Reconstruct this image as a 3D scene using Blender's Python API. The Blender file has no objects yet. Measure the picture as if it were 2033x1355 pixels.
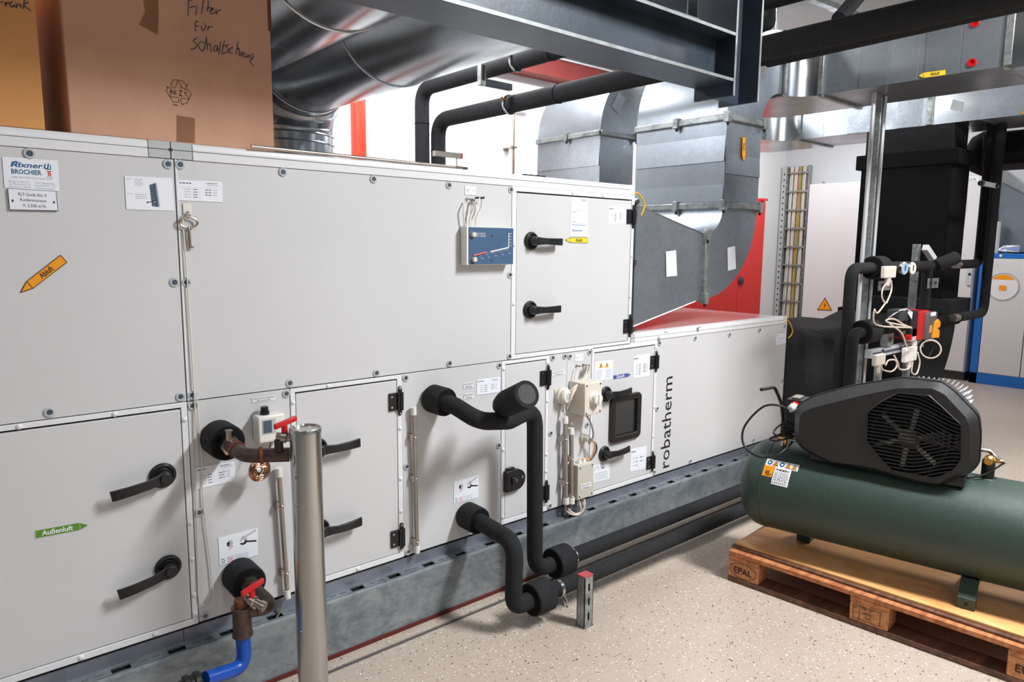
import bpy, bmesh, math, random
from mathutils import Vector as V, Matrix
random.seed(7)
SC = bpy.context.scene
COL = SC.collection
PI = math.pi
# ---------------------------------------------------------------- camera, world, lights, exposure
yaw, pitch, roll, FPX = .707993411, .135299469, -.00898091088, 1404.06
cy, sy, cp, sp = math.cos(yaw), math.sin(yaw), math.cos(pitch), math.sin(pitch)
FW = V((sy*cp, cy*cp, -sp)); R0 = V((cy, -sy, 0)); D0 = FW.cross(R0)
RT = math.cos(roll)*R0 + math.sin(roll)*D0
DN = -math.sin(roll)*R0 + math.cos(roll)*D0
EYE = V((0, 0, 1.5))
cam = bpy.data.cameras.new('camera'); camo = bpy.data.objects.new('camera', cam); COL.objects.link(camo)
cam.sensor_width = 36; cam.lens = FPX/2033*36; cam.clip_start = .05; cam.clip_end = 60
camo.matrix_world = Matrix(((RT.x, -DN.x, -FW.x, 0), (RT.y, -DN.y, -FW.y, 0), (RT.z, -DN.z, -FW.z, 1.5), (0, 0, 0, 1)))
SC.camera = camo
w = bpy.data.worlds.new('world'); SC.world = w; w.use_nodes = True
w.node_tree.nodes['Background'].inputs[0].default_value = (.8, .85, .9, 1)
w.node_tree.nodes['Background'].inputs[1].default_value = .3
SC.view_settings.view_transform = 'Standard'; SC.view_settings.look = 'None'
SC.view_settings.gamma = 1; SC.view_settings.use_curve_mapping = False
SC.view_settings.exposure = 0.37
def area(loc, sx, sz, power, rot=(0, 0, 0), col=(1, 1, 1)):
    l = bpy.data.lights.new('lamp', 'AREA'); l.shape = 'RECTANGLE'; l.size = sx; l.size_y = sz; l.energy = power; l.color = col
    o = bpy.data.objects.new('lamp', l); COL.objects.link(o); o.location = loc; o.rotation_euler = rot
    return o
area((2.9, -.35, 3.45), .35, 1.3, 185, col=(.98, .99, 1))
area((0.6, -1.8, 3.45), .35, 1.3, 22, col=(.98, .99, 1))
area((6.4, .4, 3.45), 1.4, .35, 95, col=(1, .99, .98))
area((3.0, 4.2, 3.45), 4.4, .35, 150, col=(.97, .98, 1))
area((7.6, 3.9, 3.45), 1.6, .35, 60, col=(.97, .98, 1))
area((-1.2, 1.2, 3.45), .35, 1.3, 10, col=(.98, .99, 1))

# ---------------------------------------------------------------- measuring helpers
def ray(px, py):
    return (RT*((px-1016.5)/FPX) + DN*((py-677.5)/FPX) + FW)
def hit(px, py, p0, n):
    d = ray(px, py); return EYE + d*((V(p0)-EYE).dot(V(n))/d.dot(V(n)))
def onY(px, py, y): return hit(px, py, (0, y, 0), (0, 1, 0))
def onX(px, py, x): return hit(px, py, (x, 0, 0), (1, 0, 0))
def onZ(px, py, z): return hit(px, py, (0, 0, z), (0, 0, 1))
FY = 2.28
def f(px, py, y=FY): return onY(px, py, y)

# ---------------------------------------------------------------- materials
MATS = {}
def srgb(c): return tuple((x/255/12.92 if x/255 <= .04045 else ((x/255+.055)/1.055)**2.4) for x in c)+(1,)
def mat(name, rgb, rough=.5, metal=0, noise=0, nscale=8, bump=0, bscale=200, spec=.5, rgb2=None, coat=0, emit=0, alpha=1, trans=0, stretch=None):
    m = bpy.data.materials.new(name); m.use_nodes = True; nt = m.node_tree; b = nt.nodes['Principled BSDF']
    c = srgb(rgb); b.inputs['Base Color'].default_value = c
    b.inputs['Roughness'].default_value = rough; b.inputs['Metallic'].default_value = metal
    b.inputs['Specular IOR Level'].default_value = spec; b.inputs['Coat Weight'].default_value = coat
    b.inputs['Transmission Weight'].default_value = trans
    if alpha < 1: b.inputs['Alpha'].default_value = alpha
    if emit: b.inputs['Emission Color'].default_value = c; b.inputs['Emission Strength'].default_value = emit
    tc = nt.nodes.new('ShaderNodeTexCoord'); src = tc.outputs['Object']
    if stretch:
        mp = nt.nodes.new('ShaderNodeMapping'); mp.inputs['Scale'].default_value = stretch
        nt.links.new(src, mp.inputs[0]); src = mp.outputs[0]
    if noise or rgb2:
        n = nt.nodes.new('ShaderNodeTexNoise'); n.inputs['Scale'].default_value = nscale; n.inputs['Detail'].default_value = 6
        nt.links.new(src, n.inputs['Vector'])
        mx = nt.nodes.new('ShaderNodeMix'); mx.data_type = 'RGBA'
        rp = nt.nodes.new('ShaderNodeValToRGB'); rp.color_ramp.elements[0].position = .35; rp.color_ramp.elements[1].position = .65
        nt.links.new(n.outputs[0], rp.inputs[0]); nt.links.new(rp.outputs[0], mx.inputs[0])
        c2 = srgb(rgb2) if rgb2 else tuple(x*(1-noise) for x in c[:3])+(1,)
        mx.inputs[6].default_value = c; mx.inputs[7].default_value = c2
        nt.links.new(mx.outputs[2], b.inputs['Base Color'])
    if bump:
        n = nt.nodes.new('ShaderNodeTexNoise'); n.inputs['Scale'].default_value = bscale; n.inputs['Detail'].default_value = 3
        nt.links.new(src, n.inputs['Vector'])
        bp = nt.nodes.new('ShaderNodeBump'); bp.inputs['Strength'].default_value = bump; bp.inputs['Distance'].default_value = .002
        nt.links.new(n.outputs[0], bp.inputs['Height']); nt.links.new(bp.outputs[0], b.inputs['Normal'])
    MATS[name] = m; return m
mat('panel', (211, 212, 214), .42, 0, .03, 3, .15, 500)
mat('profile', (232, 233, 236), .3, 0, .02, 5)
mat('joint_gray', (186, 191, 192), .5)
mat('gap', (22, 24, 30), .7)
mat('unit_top', (196, 194, 190), .16, .35)
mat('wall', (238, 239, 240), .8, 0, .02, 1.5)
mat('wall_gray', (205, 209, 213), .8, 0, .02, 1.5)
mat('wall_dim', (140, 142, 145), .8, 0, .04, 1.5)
mat('ceiling', (176, 172, 168), .9, 0, .12, 3, .3, 30)
mat('beam', (60, 70, 82), .38, .25, .35, 6, .15, 60)
mat('beam_edge', (150, 156, 156), .45, .4, .3, 20)
mat('foam', (40, 41, 43), .86, 0, .25, 40, .7, 500, .25)
mat('foam_dark', (20, 20, 21), .9, 0, .25, 40, .8, 700, .2)
mat('foam_gray', (92, 92, 94), .9, 0, .25, 90, .8, 700, .2)
mat('plastic', (26, 27, 29), .38, 0, 0, 1, .1, 400)
mat('plastic_rough', (30, 30, 31), .42, 0, .15, 30, .5, 900, .5)
mat('steel', (200, 202, 205), .22, 1, .1, 20)
mat('screw', (150, 160, 172), .25, 1)
mat('socket', (92, 104, 124), .35, .6)
mat('conduit', (168, 160, 152), .32, .55, .1, 30)
mat('whiteplastic', (232, 230, 224), .4, 0)
mat('cream', (222, 214, 202), .45, 0, .04, 12)
mat('graybox', (200, 196, 184), .45, 0, .04, 12)
mat('paper', (238, 242, 250), .55)
mat('ink', (70, 74, 84), .7)
mat('inklight', (176, 184, 198), .7)
mat('black', (14, 14, 15), .6)
mat('blueink', (26, 92, 140), .5)
mat('redink', (205, 40, 50), .5)
mat('yellow', (252, 186, 10), .45)
mat('yellow2', (250, 214, 60), .45)
mat('green', (92, 142, 40), .45)
mat('violet', (78, 84, 158), .45)
mat('orange', (245, 158, 16), .45)
mat('redplastic', (196, 18, 20), .32)
mat('redcap', (176, 70, 78), .5)
mat('redpaint', (206, 30, 22), .38, 0, .06, 3)
mat('redbrown', (140, 50, 44), .6, 0, .2, 5)
mat('redpipe', (196, 66, 44), .4)
mat('brass', (214, 160, 92), .3, 1)
mat('copper', (205, 160, 130), .25, 1, .2, 60)
mat('nickel', (190, 178, 168), .3, 1, .15, 40)
mat('browniron', (96, 80, 74), .45, .55, .4, 25, .4, 120)
mat('rustring', (128, 74, 48), .6, .3, .4, 40)
mat('bluepipe', (14, 78, 176), .32, 0, .15, 10, .1, 60)
mat('tank', (52, 70, 63), .40, .15, .12, 60, .5, 420)
mat('maroon', (92, 26, 22), .6)
mat('bluepaint', (20, 106, 190), .35)
mat('cabwhite', (212, 213, 214), .45)
mat('cabdark', (50, 50, 52), .6)
mat('grayroll', (104, 112, 122), .6, 0, .15, 6)
mat('hose', (226, 220, 208), .35)
mat('cable_cream', (222, 206, 192), .45)
mat('cable_yg', (150, 150, 70), .5)
mat('cable_orange', (214, 150, 96), .5)
mat('cable_black', (20, 20, 22), .45)
mat('yellowcable', (230, 178, 24), .4)
mat('tape', (158, 112, 82), .22, 0, .12, 12)
mat('marker', (36, 56, 72), .6)
mat('print', (40, 28, 26), .7)
mat('manoblue', (70, 100, 132), .4, 0, .08, 8)
mat('glassdark', (30, 36, 40), .08, 0, coat=.6)
mat('silver', (215, 216, 220), .4, .35)
mat('gaugeblue', (150, 190, 226), .15)
mat('gaugeface', (232, 226, 218), .3)
mat('burn', (70, 40, 24), .8)
mat('darkgray', (88, 84, 84), .6)
mat('gripwood', (190, 160, 130), .7)
# galvanised sheet: spangle cells, brushed streaks
def galv(name, rgb, rgb2, rough, metal, vs=14, blot=3, vary=.12, stretch=(1, 1, 1), bump=.05, streak=0):
    m = bpy.data.materials.new(name); m.use_nodes = True; nt = m.node_tree; b = nt.nodes['Principled BSDF']
    tc = nt.nodes.new('ShaderNodeTexCoord'); mp = nt.nodes.new('ShaderNodeMapping'); mp.inputs['Scale'].default_value = stretch
    nt.links.new(tc.outputs['Object'], mp.inputs[0])
    vo = nt.nodes.new('ShaderNodeTexVoronoi'); vo.inputs['Scale'].default_value = vs; nt.links.new(mp.outputs[0], vo.inputs['Vector'])
    no = nt.nodes.new('ShaderNodeTexNoise'); no.inputs['Scale'].default_value = blot; no.inputs['Detail'].default_value = 8; no.inputs['Roughness'].default_value = .65
    if streak: no.inputs['Distortion'].default_value = streak
    nt.links.new(mp.outputs[0], no.inputs['Vector'])
    sep = nt.nodes.new('ShaderNodeSeparateColor'); nt.links.new(vo.outputs['Color'], sep.inputs[0])
    ad = nt.nodes.new('ShaderNodeMath'); ad.operation = 'MULTIPLY_ADD'; nt.links.new(sep.outputs[0], ad.inputs[0]); ad.inputs[1].default_value = vary
    nt.links.new(no.outputs[0], ad.inputs[2])
    rp = nt.nodes.new('ShaderNodeValToRGB'); rp.color_ramp.elements[0].position = .38; rp.color_ramp.elements[1].position = .68
    rp.color_ramp.elements[0].color = srgb(rgb2); rp.color_ramp.elements[1].color = srgb(rgb)
    nt.links.new(ad.outputs[0], rp.inputs[0]); nt.links.new(rp.outputs[0], b.inputs['Base Color'])
    mr = nt.nodes.new('ShaderNodeMapRange'); mr.inputs[1].default_value = .3; mr.inputs[2].default_value = .8
    mr.inputs[3].default_value = rough+.1; mr.inputs[4].default_value = max(rough-.08, .05)
    nt.links.new(ad.outputs[0], mr.inputs[0]); nt.links.new(mr.outputs[0], b.inputs['Roughness'])
    b.inputs['Metallic'].default_value = metal
    bp = nt.nodes.new('ShaderNodeBump'); bp.inputs['Strength'].default_value = bump; bp.inputs['Distance'].default_value = .01
    nt.links.new(no.outputs[0], bp.inputs['Height']); nt.links.new(bp.outputs[0], b.inputs['Normal'])
    MATS[name] = m
galv('galv', (176, 183, 190), (152, 160, 168), .34, .8, 55, 2.2, .12, bump=.012)
galv('galvround', (198, 202, 206), (176, 181, 186), .2, .95, 40, 1.2, .05, bump=.04)
galv('galvpost', (176, 180, 178), (120, 128, 130), .4, .7, 40, 12, .2)
galv('rail', (156, 164, 169), (116, 125, 132), .46, .5, 45, 4.5, .1, (1, 1, 1.6), .03, 1.6)
galv('strip', (136, 140, 152), (118, 122, 134), .42, .45, 20, 3, .1)
mat('tubesteel', (190, 192, 190), .24, .95, .05, 5)
# floor: beige epoxy with black and white chips
def floor_mat():
    m = bpy.data.materials.new('epoxy'); m.use_nodes = True; nt = m.node_tree; b = nt.nodes['Principled BSDF']; L = nt.links.new
    tc = nt.nodes.new('ShaderNodeTexCoord')
    base = nt.nodes.new('ShaderNodeTexNoise'); base.inputs['Scale'].default_value = 2.2; base.inputs['Detail'].default_value = 5; L(tc.outputs['Object'], base.inputs['Vector'])
    rp = nt.nodes.new('ShaderNodeValToRGB'); rp.color_ramp.elements[0].color = srgb((180, 164, 150)); rp.color_ramp.elements[1].color = srgb((192, 178, 164)); L(base.outputs[0], rp.inputs[0])
    col = rp.outputs[0]
    for sc, thr, lo, hi, c in ((75, .22, .0, .20, (34, 32, 32)), (85, .24, .0, .24, (240, 236, 230)), (150, .24, .0, .16, (50, 46, 44)), (160, .26, 0, .18, (236, 230, 224))):
        nz = nt.nodes.new('ShaderNodeTexNoise'); nz.inputs['Scale'].default_value = 160; L(tc.outputs['Object'], nz.inputs['Vector'])
        ma = nt.nodes.new('ShaderNodeMix'); ma.data_type = 'VECTOR'; ma.inputs[0].default_value = .012
        L(tc.outputs['Object'], ma.inputs[4]); L(nz.outputs[1], ma.inputs[5])
        mp = nt.nodes.new('ShaderNodeMapping'); mp.inputs['Location'].default_value = (sc, sc*.37, .13*sc); mp.inputs['Scale'].default_value = (1, 1, .0); L(ma.outputs[1], mp.inputs[0])
        vo = nt.nodes.new('ShaderNodeTexVoronoi'); vo.inputs['Scale'].default_value = sc; L(mp.outputs[0], vo.inputs['Vector'])
        sep = nt.nodes.new('ShaderNodeSeparateColor'); L(vo.outputs['Color'], sep.inputs[0])
        a = nt.nodes.new('ShaderNodeMath'); a.operation = 'LESS_THAN'; L(vo.outputs['Distance'], a.inputs[0]); a.inputs[1].default_value = thr
        k = nt.nodes.new('ShaderNodeMath'); k.operation = 'LESS_THAN'; L(sep.outputs[0], k.inputs[0]); k.inputs[1].default_value = hi
        mu = nt.nodes.new('ShaderNodeMath'); mu.operation = 'MULTIPLY'; L(a.outputs[0], mu.inputs[0]); L(k.outputs[0], mu.inputs[1])
        mx = nt.nodes.new('ShaderNodeMix'); mx.data_type = 'RGBA'; L(mu.outputs[0], mx.inputs[0]); L(col, mx.inputs[6]); mx.inputs[7].default_value = srgb(c); col = mx.outputs[2]
    L(col, b.inputs['Base Color']); b.inputs['Roughness'].default_value = .34
    MATS['epoxy'] = m
floor_mat()
def card(name, rgb, rgb2):
    mat(name, rgb, .78, 0, 0, 5, 0, rgb2=rgb2, stretch=(1, 1, .6)); m = MATS[name]; nt = m.node_tree; b = nt.nodes['Principled BSDF']; L = nt.links.new
    tc = nt.nodes.new('ShaderNodeTexCoord'); wv = nt.nodes.new('ShaderNodeTexWave'); wv.inputs['Scale'].default_value = 55; wv.bands_direction = 'X'; wv.inputs['Distortion'].default_value = .4
    L(tc.outputs['Object'], wv.inputs['Vector'])
    bp = nt.nodes.new('ShaderNodeBump'); bp.inputs['Strength'].default_value = .12; bp.inputs['Distance'].default_value = .002
    L(wv.outputs[1], bp.inputs['Height']); L(bp.outputs[0], b.inputs['Normal'])
card('card', (216, 170, 140), (204, 156, 128)); card('card_orange', (228, 164, 102), (218, 154, 92)); card('card_in', (120, 76, 50), (104, 64, 42))
def wood(name, a, b_, sc=3, st=(1, 9, 9), rough=.65):
    m = bpy.data.materials.new(name); m.use_nodes = True; nt = m.node_tree; b = nt.nodes['Principled BSDF']; L = nt.links.new
    tc = nt.nodes.new('ShaderNodeTexCoord'); mp = nt.nodes.new('ShaderNodeMapping'); mp.inputs['Scale'].default_value = st; L(tc.outputs['Object'], mp.inputs[0])
    n = nt.nodes.new('ShaderNodeTexNoise'); n.inputs['Scale'].default_value = sc; n.inputs['Detail'].default_value = 9; n.inputs['Distortion'].default_value = 1.2; L(mp.outputs[0], n.inputs['Vector'])
    rp = nt.nodes.new('ShaderNodeValToRGB'); rp.color_ramp.elements[0].position = .3; rp.color_ramp.elements[1].position = .7
    rp.color_ramp.elements[0].color = srgb(a); rp.color_ramp.elements[1].color = srgb(b_); L(n.outputs[0], rp.inputs[0]); L(rp.outputs[0], b.inputs['Base Color'])
    bp = nt.nodes.new('ShaderNodeBump'); bp.inputs['Strength'].default_value = .35; bp.inputs['Distance'].default_value = .004; L(n.outputs[0], bp.inputs['Height']); L(bp.outputs[0], b.inputs['Normal'])
    b.inputs['Roughness'].default_value = rough; MATS[name] = m
wood('plank', (150, 84, 48), (212, 140, 90)); wood('blockwood', (172, 108, 66), (220, 156, 104), 8, (5, 5, 5)); wood('darkplank', (78, 52, 42), (128, 90, 72))
wood('ply', (212, 142, 84), (246, 190, 124), 2.2, (4, 1.4, 3), .5)

# ---------------------------------------------------------------- mesh building
ORI = {}
def perp(d):
    d = V(d).normalized(); a = V((0, 0, 1)) if abs(d.z) < .9 else V((1, 0, 0))
    u = d.cross(a).normalized(); return u, d.cross(u).normalized()
class MB:
    def __init__(s): s.v = []; s.f = []; s.m = []; s.mats = []
    def mi(s, m):
        if m not in s.mats: s.mats.append(m)
        return s.mats.index(m)
    def add(s, vs, fs, m):
        o = len(s.v); s.v += [V(p) for p in vs]; k = s.mi(m)
        for q in fs: s.f.append([i+o for i in q]); s.m.append(k)
        return s
    def box(s, x0, x1, y0, y1, z0, z1, m):
        return s.add([(x, y, z) for x in (x0, x1) for y in (y0, y1) for z in (z0, z1)], [(0, 1, 3, 2), (4, 6, 7, 5), (0, 4, 5, 1), (2, 3, 7, 6), (0, 2, 6, 4), (1, 5, 7, 3)], m)
    def hexa(s, p, m):     # 8 corners: bottom ring 4 then top ring 4
        return s.add(p, [(3, 2, 1, 0), (4, 5, 6, 7), (0, 1, 5, 4), (1, 2, 6, 5), (2, 3, 7, 6), (3, 0, 4, 7)], m)
    def obox(s, c, a, b, h, m):   # centre and three half vectors
        c, a, b, h = V(c), V(a), V(b), V(h)
        return s.hexa([c-a-b-h, c+a-b-h, c+a+b-h, c-a+b-h, c-a-b+h, c+a-b+h, c+a+b+h, c-a+b+h], m)
    def prism(s, poly, vec, m):
        n = len(poly); p = [V(q) for q in poly]; vec = V(vec)
        return s.add(p+[q+vec for q in p], [tuple(range(n)), tuple(range(2*n-1, n-1, -1))]+[(i, (i+1) % n, n+(i+1) % n, n+i) for i in range(n)], m)
    def cyl(s, p0, p1, r, m, n=24, r2=None, capm=None):
        p0, p1 = V(p0), V(p1); u, w_ = perp(p1-p0); r2 = r if r2 is None else r2
        a = [p0+(u*math.cos(2*PI*i/n)+w_*math.sin(2*PI*i/n))*r for i in range(n)]
        b = [p1+(u*math.cos(2*PI*i/n)+w_*math.sin(2*PI*i/n))*r2 for i in range(n)]
        s.add(a+b, [(i, (i+1) % n, n+(i+1) % n, n+i) for i in range(n)]+[tuple(range(n-1, -1, -1))], m)
        return s.add(b, [tuple(range(n))], capm or m)
    def lathe(s, p0, d, prof, m, n=24):    # prof: (distance along d, radius)
        p0 = V(p0); d = V(d).normalized(); u, w_ = perp(d); vs = []
        for t, r in prof: vs += [p0+d*t+(u*math.cos(2*PI*i/n)+w_*math.sin(2*PI*i/n))*max(r, 1e-5) for i in range(n)]
        fs = [(k*n+i, k*n+(i+1) % n, (k+1)*n+(i+1) % n, (k+1)*n+i) for k in range(len(prof)-1) for i in range(n)]
        fs += [tuple(range(n-1, -1, -1)), tuple(range((len(prof)-1)*n, len(prof)*n))]
        return s.add(vs, fs, m)
    def tube(s, pts, r, m, n=14, fil=0, caps=True, closed=False, rr=None):
        pts = [V(p) for p in pts]
        if fil: pts = fillet(pts, fil)
        u = None; rings = []; N = len(pts)
        for i, p in enumerate(pts):
            a = pts[(i-1) % N] if (i > 0 or closed) else p; b = pts[(i+1) % N] if (i < N-1 or closed) else p
            d = (b-a).normalized()
            if u is None: u, _ = perp(d)
            u = (u-d*u.dot(d)).normalized(); w_ = d.cross(u)
            q = rr(i/(N-1)) if rr else r
            rings.append([p+(u*math.cos(2*PI*j/n)+w_*math.sin(2*PI*j/n))*q for j in range(n)])
        vs = [q for rg in rings for q in rg]; K = N if closed else N-1
        fs = [(k*n+j, k*n+(j+1) % n, ((k+1) % N)*n+(j+1) % n, ((k+1) % N)*n+j) for k in range(K) for j in range(n)]
        if caps and not closed: fs += [tuple(range(n-1, -1, -1)), tuple(range((N-1)*n, N*n))]
        return s.add(vs, fs, m)
    def ring(s, c, nrm, R, r, m, n=32, k=8):
        c = V(c); u, w_ = perp(nrm)
        return s.tube([c+(u*math.cos(2*PI*i/n)+w_*math.sin(2*PI*i/n))*R for i in range(n)], r, m, k, closed=True)
    def quad(s, o, rt, up, u0, u1, v0, v1, m):
        o, rt, up = V(o), V(rt), V(up)
        return s.add([o+rt*u0+up*v0, o+rt*u1+up*v0, o+rt*u1+up*v1, o+rt*u0+up*v1], [(0, 1, 2, 3)], m)
    def poly(s, pts, m): return s.add(pts, [tuple(range(len(pts)))], m)
    def text(s, t, o, rt, up, h, m, w_=None, al='L', bold=0, shear=0):
        cu = bpy.data.curves.new('t', 'FONT'); cu.body = t; cu.resolution_u = 2; cu.size = 1; cu.offset = bold; cu.shear = shear
        ob = bpy.data.objects.new('t', cu); me = bpy.data.meshes.new_from_object(ob)
        if not me.vertices: return s
        xs = [v.co.x for v in me.vertices]; x0, x1 = min(xs), max(xs); k = h/.72
        kx = k if w_ is None else w_/(x1-x0); o, rt, up = V(o), V(rt), V(up)
        sh = {'L': 0, 'C': -(x1-x0)*kx/2, 'R': -(x1-x0)*kx}[al]
        s.add([o+rt*((v.co.x-x0)*kx+sh)+up*(v.co.y*k) for v in me.vertices], [tuple(p.vertices) for p in me.polygons], m)
        bpy.data.meshes.remove(me); bpy.data.objects.remove(ob); bpy.data.curves.remove(cu); return s
    def build(s, name, parent=None, bevel=0, label=None, smooth=38, kind=None, seg=2):
        org = ORI.get(parent.name, V((0, 0, 0))) if parent else V((0, 0, 0))
        me = bpy.data.meshes.new(name); me.from_pydata([tuple(p-org) for p in s.v], [], s.f)
        for m in s.mats: me.materials.append(MATS[m])
        for p, k in zip(me.polygons, s.m): p.material_index = k
        bm = bmesh.new(); bm.from_mesh(me); bmesh.ops.recalc_face_normals(bm, faces=bm.faces); bm.to_mesh(me); bm.free()
        if smooth:
            for p in me.polygons: p.use_smooth = True
            me.set_sharp_from_angle(angle=math.radians(smooth))
        o = bpy.data.objects.new(name, me); COL.objects.link(o)
        if parent: o.parent = parent; ORI[o.name] = org
        else: ORI[o.name] = V((0, 0, 0))
        if bevel:
            bv = o.modifiers.new('bevel', 'BEVEL'); bv.width = bevel; bv.segments = seg; bv.limit_method = 'ANGLE'; bv.angle_limit = math.radians(40)
        if label: o['label'] = label
        if kind: o['kind'] = kind
        return o
def fillet(pts, r, n=7):
    out = [pts[0]]
    for i in range(1, len(pts)-1):
        a, b, c = pts[i-1], pts[i], pts[i+1]; d1 = (a-b); d2 = (c-b); ang = d1.angle(d2)
        if ang > PI-.02: out.append(b); continue
        t = min(r/math.tan(ang/2), d1.length*.48, d2.length*.48)
        p, q = b+d1.normalized()*t, b+d2.normalized()*t
        for k in range(n+1):
            x = k/n; out.append(p*(1-x)**2+b*2*x*(1-x)+q*x*x)
    out.append(pts[-1]); return out
def spline(pts, n=8):
    P = [V(p) for p in pts]; P = [P[0]*2-P[1]]+P+[P[-1]*2-P[-2]]; out = []
    for i in range(1, len(P)-2):
        for k in range(n):
            t = k/n; a, b, c, d = P[i-1], P[i], P[i+1], P[i+2]
            out.append(.5*((2*b)+(c-a)*t+(2*a-5*b+4*c-d)*t*t+(3*b-a-3*c+d)*t**3))
    return out+[P[-2]]
def thing(name, label, cat, loc, group=None):
    o = bpy.data.objects.new(name, None); COL.objects.link(o); o.location = loc; o.empty_display_size = .05
    ORI[o.name] = V(loc); tag(o, label, cat, group); return o
def tag(o, label, cat, group=None):
    o['label'] = label; o['category'] = cat
    if group: o['group'] = group
    return o
def struct(mb, name, bevel=0):
    o = mb.build(name, bevel=bevel); o['kind'] = 'structure'; return o
def dup(o, parent, off):
    c = o.copy(); COL.objects.link(c); c.parent = parent; c.location = V(o.location)+V(off); ORI[c.name] = ORI[o.name]; return c
def dup_tree(o, loc, label=None):
    c = o.copy(); COL.objects.link(c); c.location = loc
    if label: c['label'] = label
    for ch in list(o.children):
        k = ch.copy(); COL.objects.link(k); k.parent = c
        for g in ch.children:
            j = g.copy(); COL.objects.link(j); j.parent = k
    return c
X3, Y3, Z3 = V((1, 0, 0)), V((0, 1, 0)), V((0, 0, 1))
# ================================================================ THE ROOM
XL, XR, YF, YB, ZC = -2.6, 9.6, -3.2, 5.3, 3.6
struct(MB().box(XL-.1, XR+.1, YF-.1, YB+.1, -.1, 0, 'epoxy'), 'floor')
struct(MB().box(XL-.1, XR+.1, YF-.1, YB+.1, ZC, ZC+.1, 'ceiling'), 'ceiling')
struct(MB().box(XL-.1, XR+.1, YB, YB+.1, 0, ZC, 'wall'), 'wall_back')
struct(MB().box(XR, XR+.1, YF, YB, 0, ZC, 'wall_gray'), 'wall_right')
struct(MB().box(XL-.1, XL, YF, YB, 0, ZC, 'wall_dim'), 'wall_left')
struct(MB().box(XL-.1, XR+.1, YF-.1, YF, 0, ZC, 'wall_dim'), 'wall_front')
struct(MB().box(XL, 4.32, 2.172, 2.232, 0, .008, 'epoxy').box(XL, 4.32, 2.160, 2.172, 0, .003, 'darkgray'), 'trim_1')
struct(MB().box(XL, 4.32, 2.221, 2.31, .0, .022, 'maroon'), 'trim_2')
tag(MB().box(2.6, 8.2, 5.12, 5.298, 3.1, 3.27, 'redbrown').box(2.6, 8.2, 5.10, 5.298, 3.27, 3.285, 'profile').build('steel_beam'), 'red-brown steel beam along the top of the white back wall', 'beam')
t = tag(MB().tube([(2.6, 5.2, 3.36), (8.0, 5.2, 3.36)], .025, 'galvpost').build('ceiling_conduit'), 'thin grey conduit running above the red-brown wall beam', 'pipe')
# ================================================================ BASE FRAME under the unit
base = thing('base_frame', 'long galvanised steel base rail with slotted top under the white air handling unit', 'base rail', (2, 2.25, 0))
UX0, UX1 = -1.1, 4.274
b = MB().box(UX0, 4.30, 2.228, 2.232, .022, .212, 'rail')
b.prism([(UX0, 2.228, .212), (UX0, 2.2285, .219), (UX0, 2.231, .224), (UX0, 2.236, .226), (UX0, 2.24, .226), (UX0, 2.24, .222), (UX0, 2.232, .212)], (4.30-UX0, 0, 0), 'rail')
b.box(UX0, 4.30, 2.2375, 2.31, .022, .04, 'rail'); b.build('rail_face', base)
# slotted top flange
sl = [onZ(px, py, .226).x for px, py in ((707.6, 1167), (781.5, 1143), (849.4, 1120), (912.8, 1099))]
pitch_s = (sl[-1]-sl[0])/3; x = sl[0]-pitch_s*math.floor((sl[0]-UX0)/pitch_s-.3); cut = []
while x < 4.2:
    cut.append((x-.026, x+.026, 2.244, 2.275))
    for q in (.38, .62): cut.append((x+q*pitch_s-.012, x+q*pitch_s+.012, 2.256, 2.262))
    x += pitch_s
fl = MB(); bl = MB(); cut.sort(); x0 = UX0
for a, c, y0, y1 in cut:
    fl.box(x0, a, 2.2385, 2.288, .222, .226, 'rail'); fl.box(a, c, 2.2385, y0, .222, .226, 'rail'); fl.box(a, c, y1, 2.288, .222, .226, 'rail'); x0 = c
fl.box(x0, 4.30, 2.2385, 2.288, .222, .226, 'rail'); fl.build('slotted_flange', base)
MB().box(UX0, 4.25, 2.240, 2.286, .205, .212, 'gap').build('rail_inside', base)
MB().box(UX0, 4.27, 2.288, 3.1, .226, .268, 'strip').box(.583, .585, 2.2875, 2.289, .226, .268, 'gap').build('frame_strip', base)
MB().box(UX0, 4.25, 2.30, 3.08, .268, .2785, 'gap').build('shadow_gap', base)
# ================================================================ AIR HANDLING UNIT
U = thing('air_handling_unit', 'long white two-storey air handling unit with panel doors and black handles', 'air handling unit', (2.0, 2.28, .28))
z0, z1, z2 = .28, 1.011, 1.742
def panel(x0, x1, za, zb):
    o = MB().box(x0+.0004, x1-.0004, FY, FY+.02, za+.0006, zb-.0006, 'panel').build('panel', U, bevel=.0012); return o
MB().box(UX0, 2.70, FY+.012, 3.13, z1, 1.76, 'gap').box(UX0, 4.26, FY+.012, 3.13, z0, 1.03, 'gap').build('body', U)
for a, c, za, zb in ((UX0, .629, z1, z2), (.631, 1.943, z1, z2), (.631, .959, z0, z1-.002), (1.402, 1.893, z0, z1-.002), (2.174, 2.287, z0, z1-.002), (2.288, 2.451, z0, z1-.002), (2.951, 4.274, z0, 1.019)):
    panel(a, c, za, zb)
MB().box(.6315, .6375, FY-.0025, FY, z1+.001, z2, 'profile').build('seam_strip', U, bevel=.001)  # raised white profile; the highlight along this panel edge is put into its colour
def frame(x0, x1, za, zb, ix0, ix1, iza, izb):
    b = MB(); y0, y1 = FY-.003, FY+.018
    for q in ((x0, x1, izb, zb), (x0, x1, za, iza), (x0, ix0, iza, izb), (ix1, x1, iza, izb)):
        if q[1]-q[0] > .001: b.box(q[0], q[1], y0, y1, q[2], q[3], 'profile')
    return b.build('door_frame', U, bevel=.0012)
def door(ix0, ix1, iza, izb, g=.0035, gt=.006):
    o = MB().box(ix0+g, ix1-g*.6, FY-.001, FY+.02, iza+g*.7, izb-gt, 'panel').build('door', U, bevel=.002); return o
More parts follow.
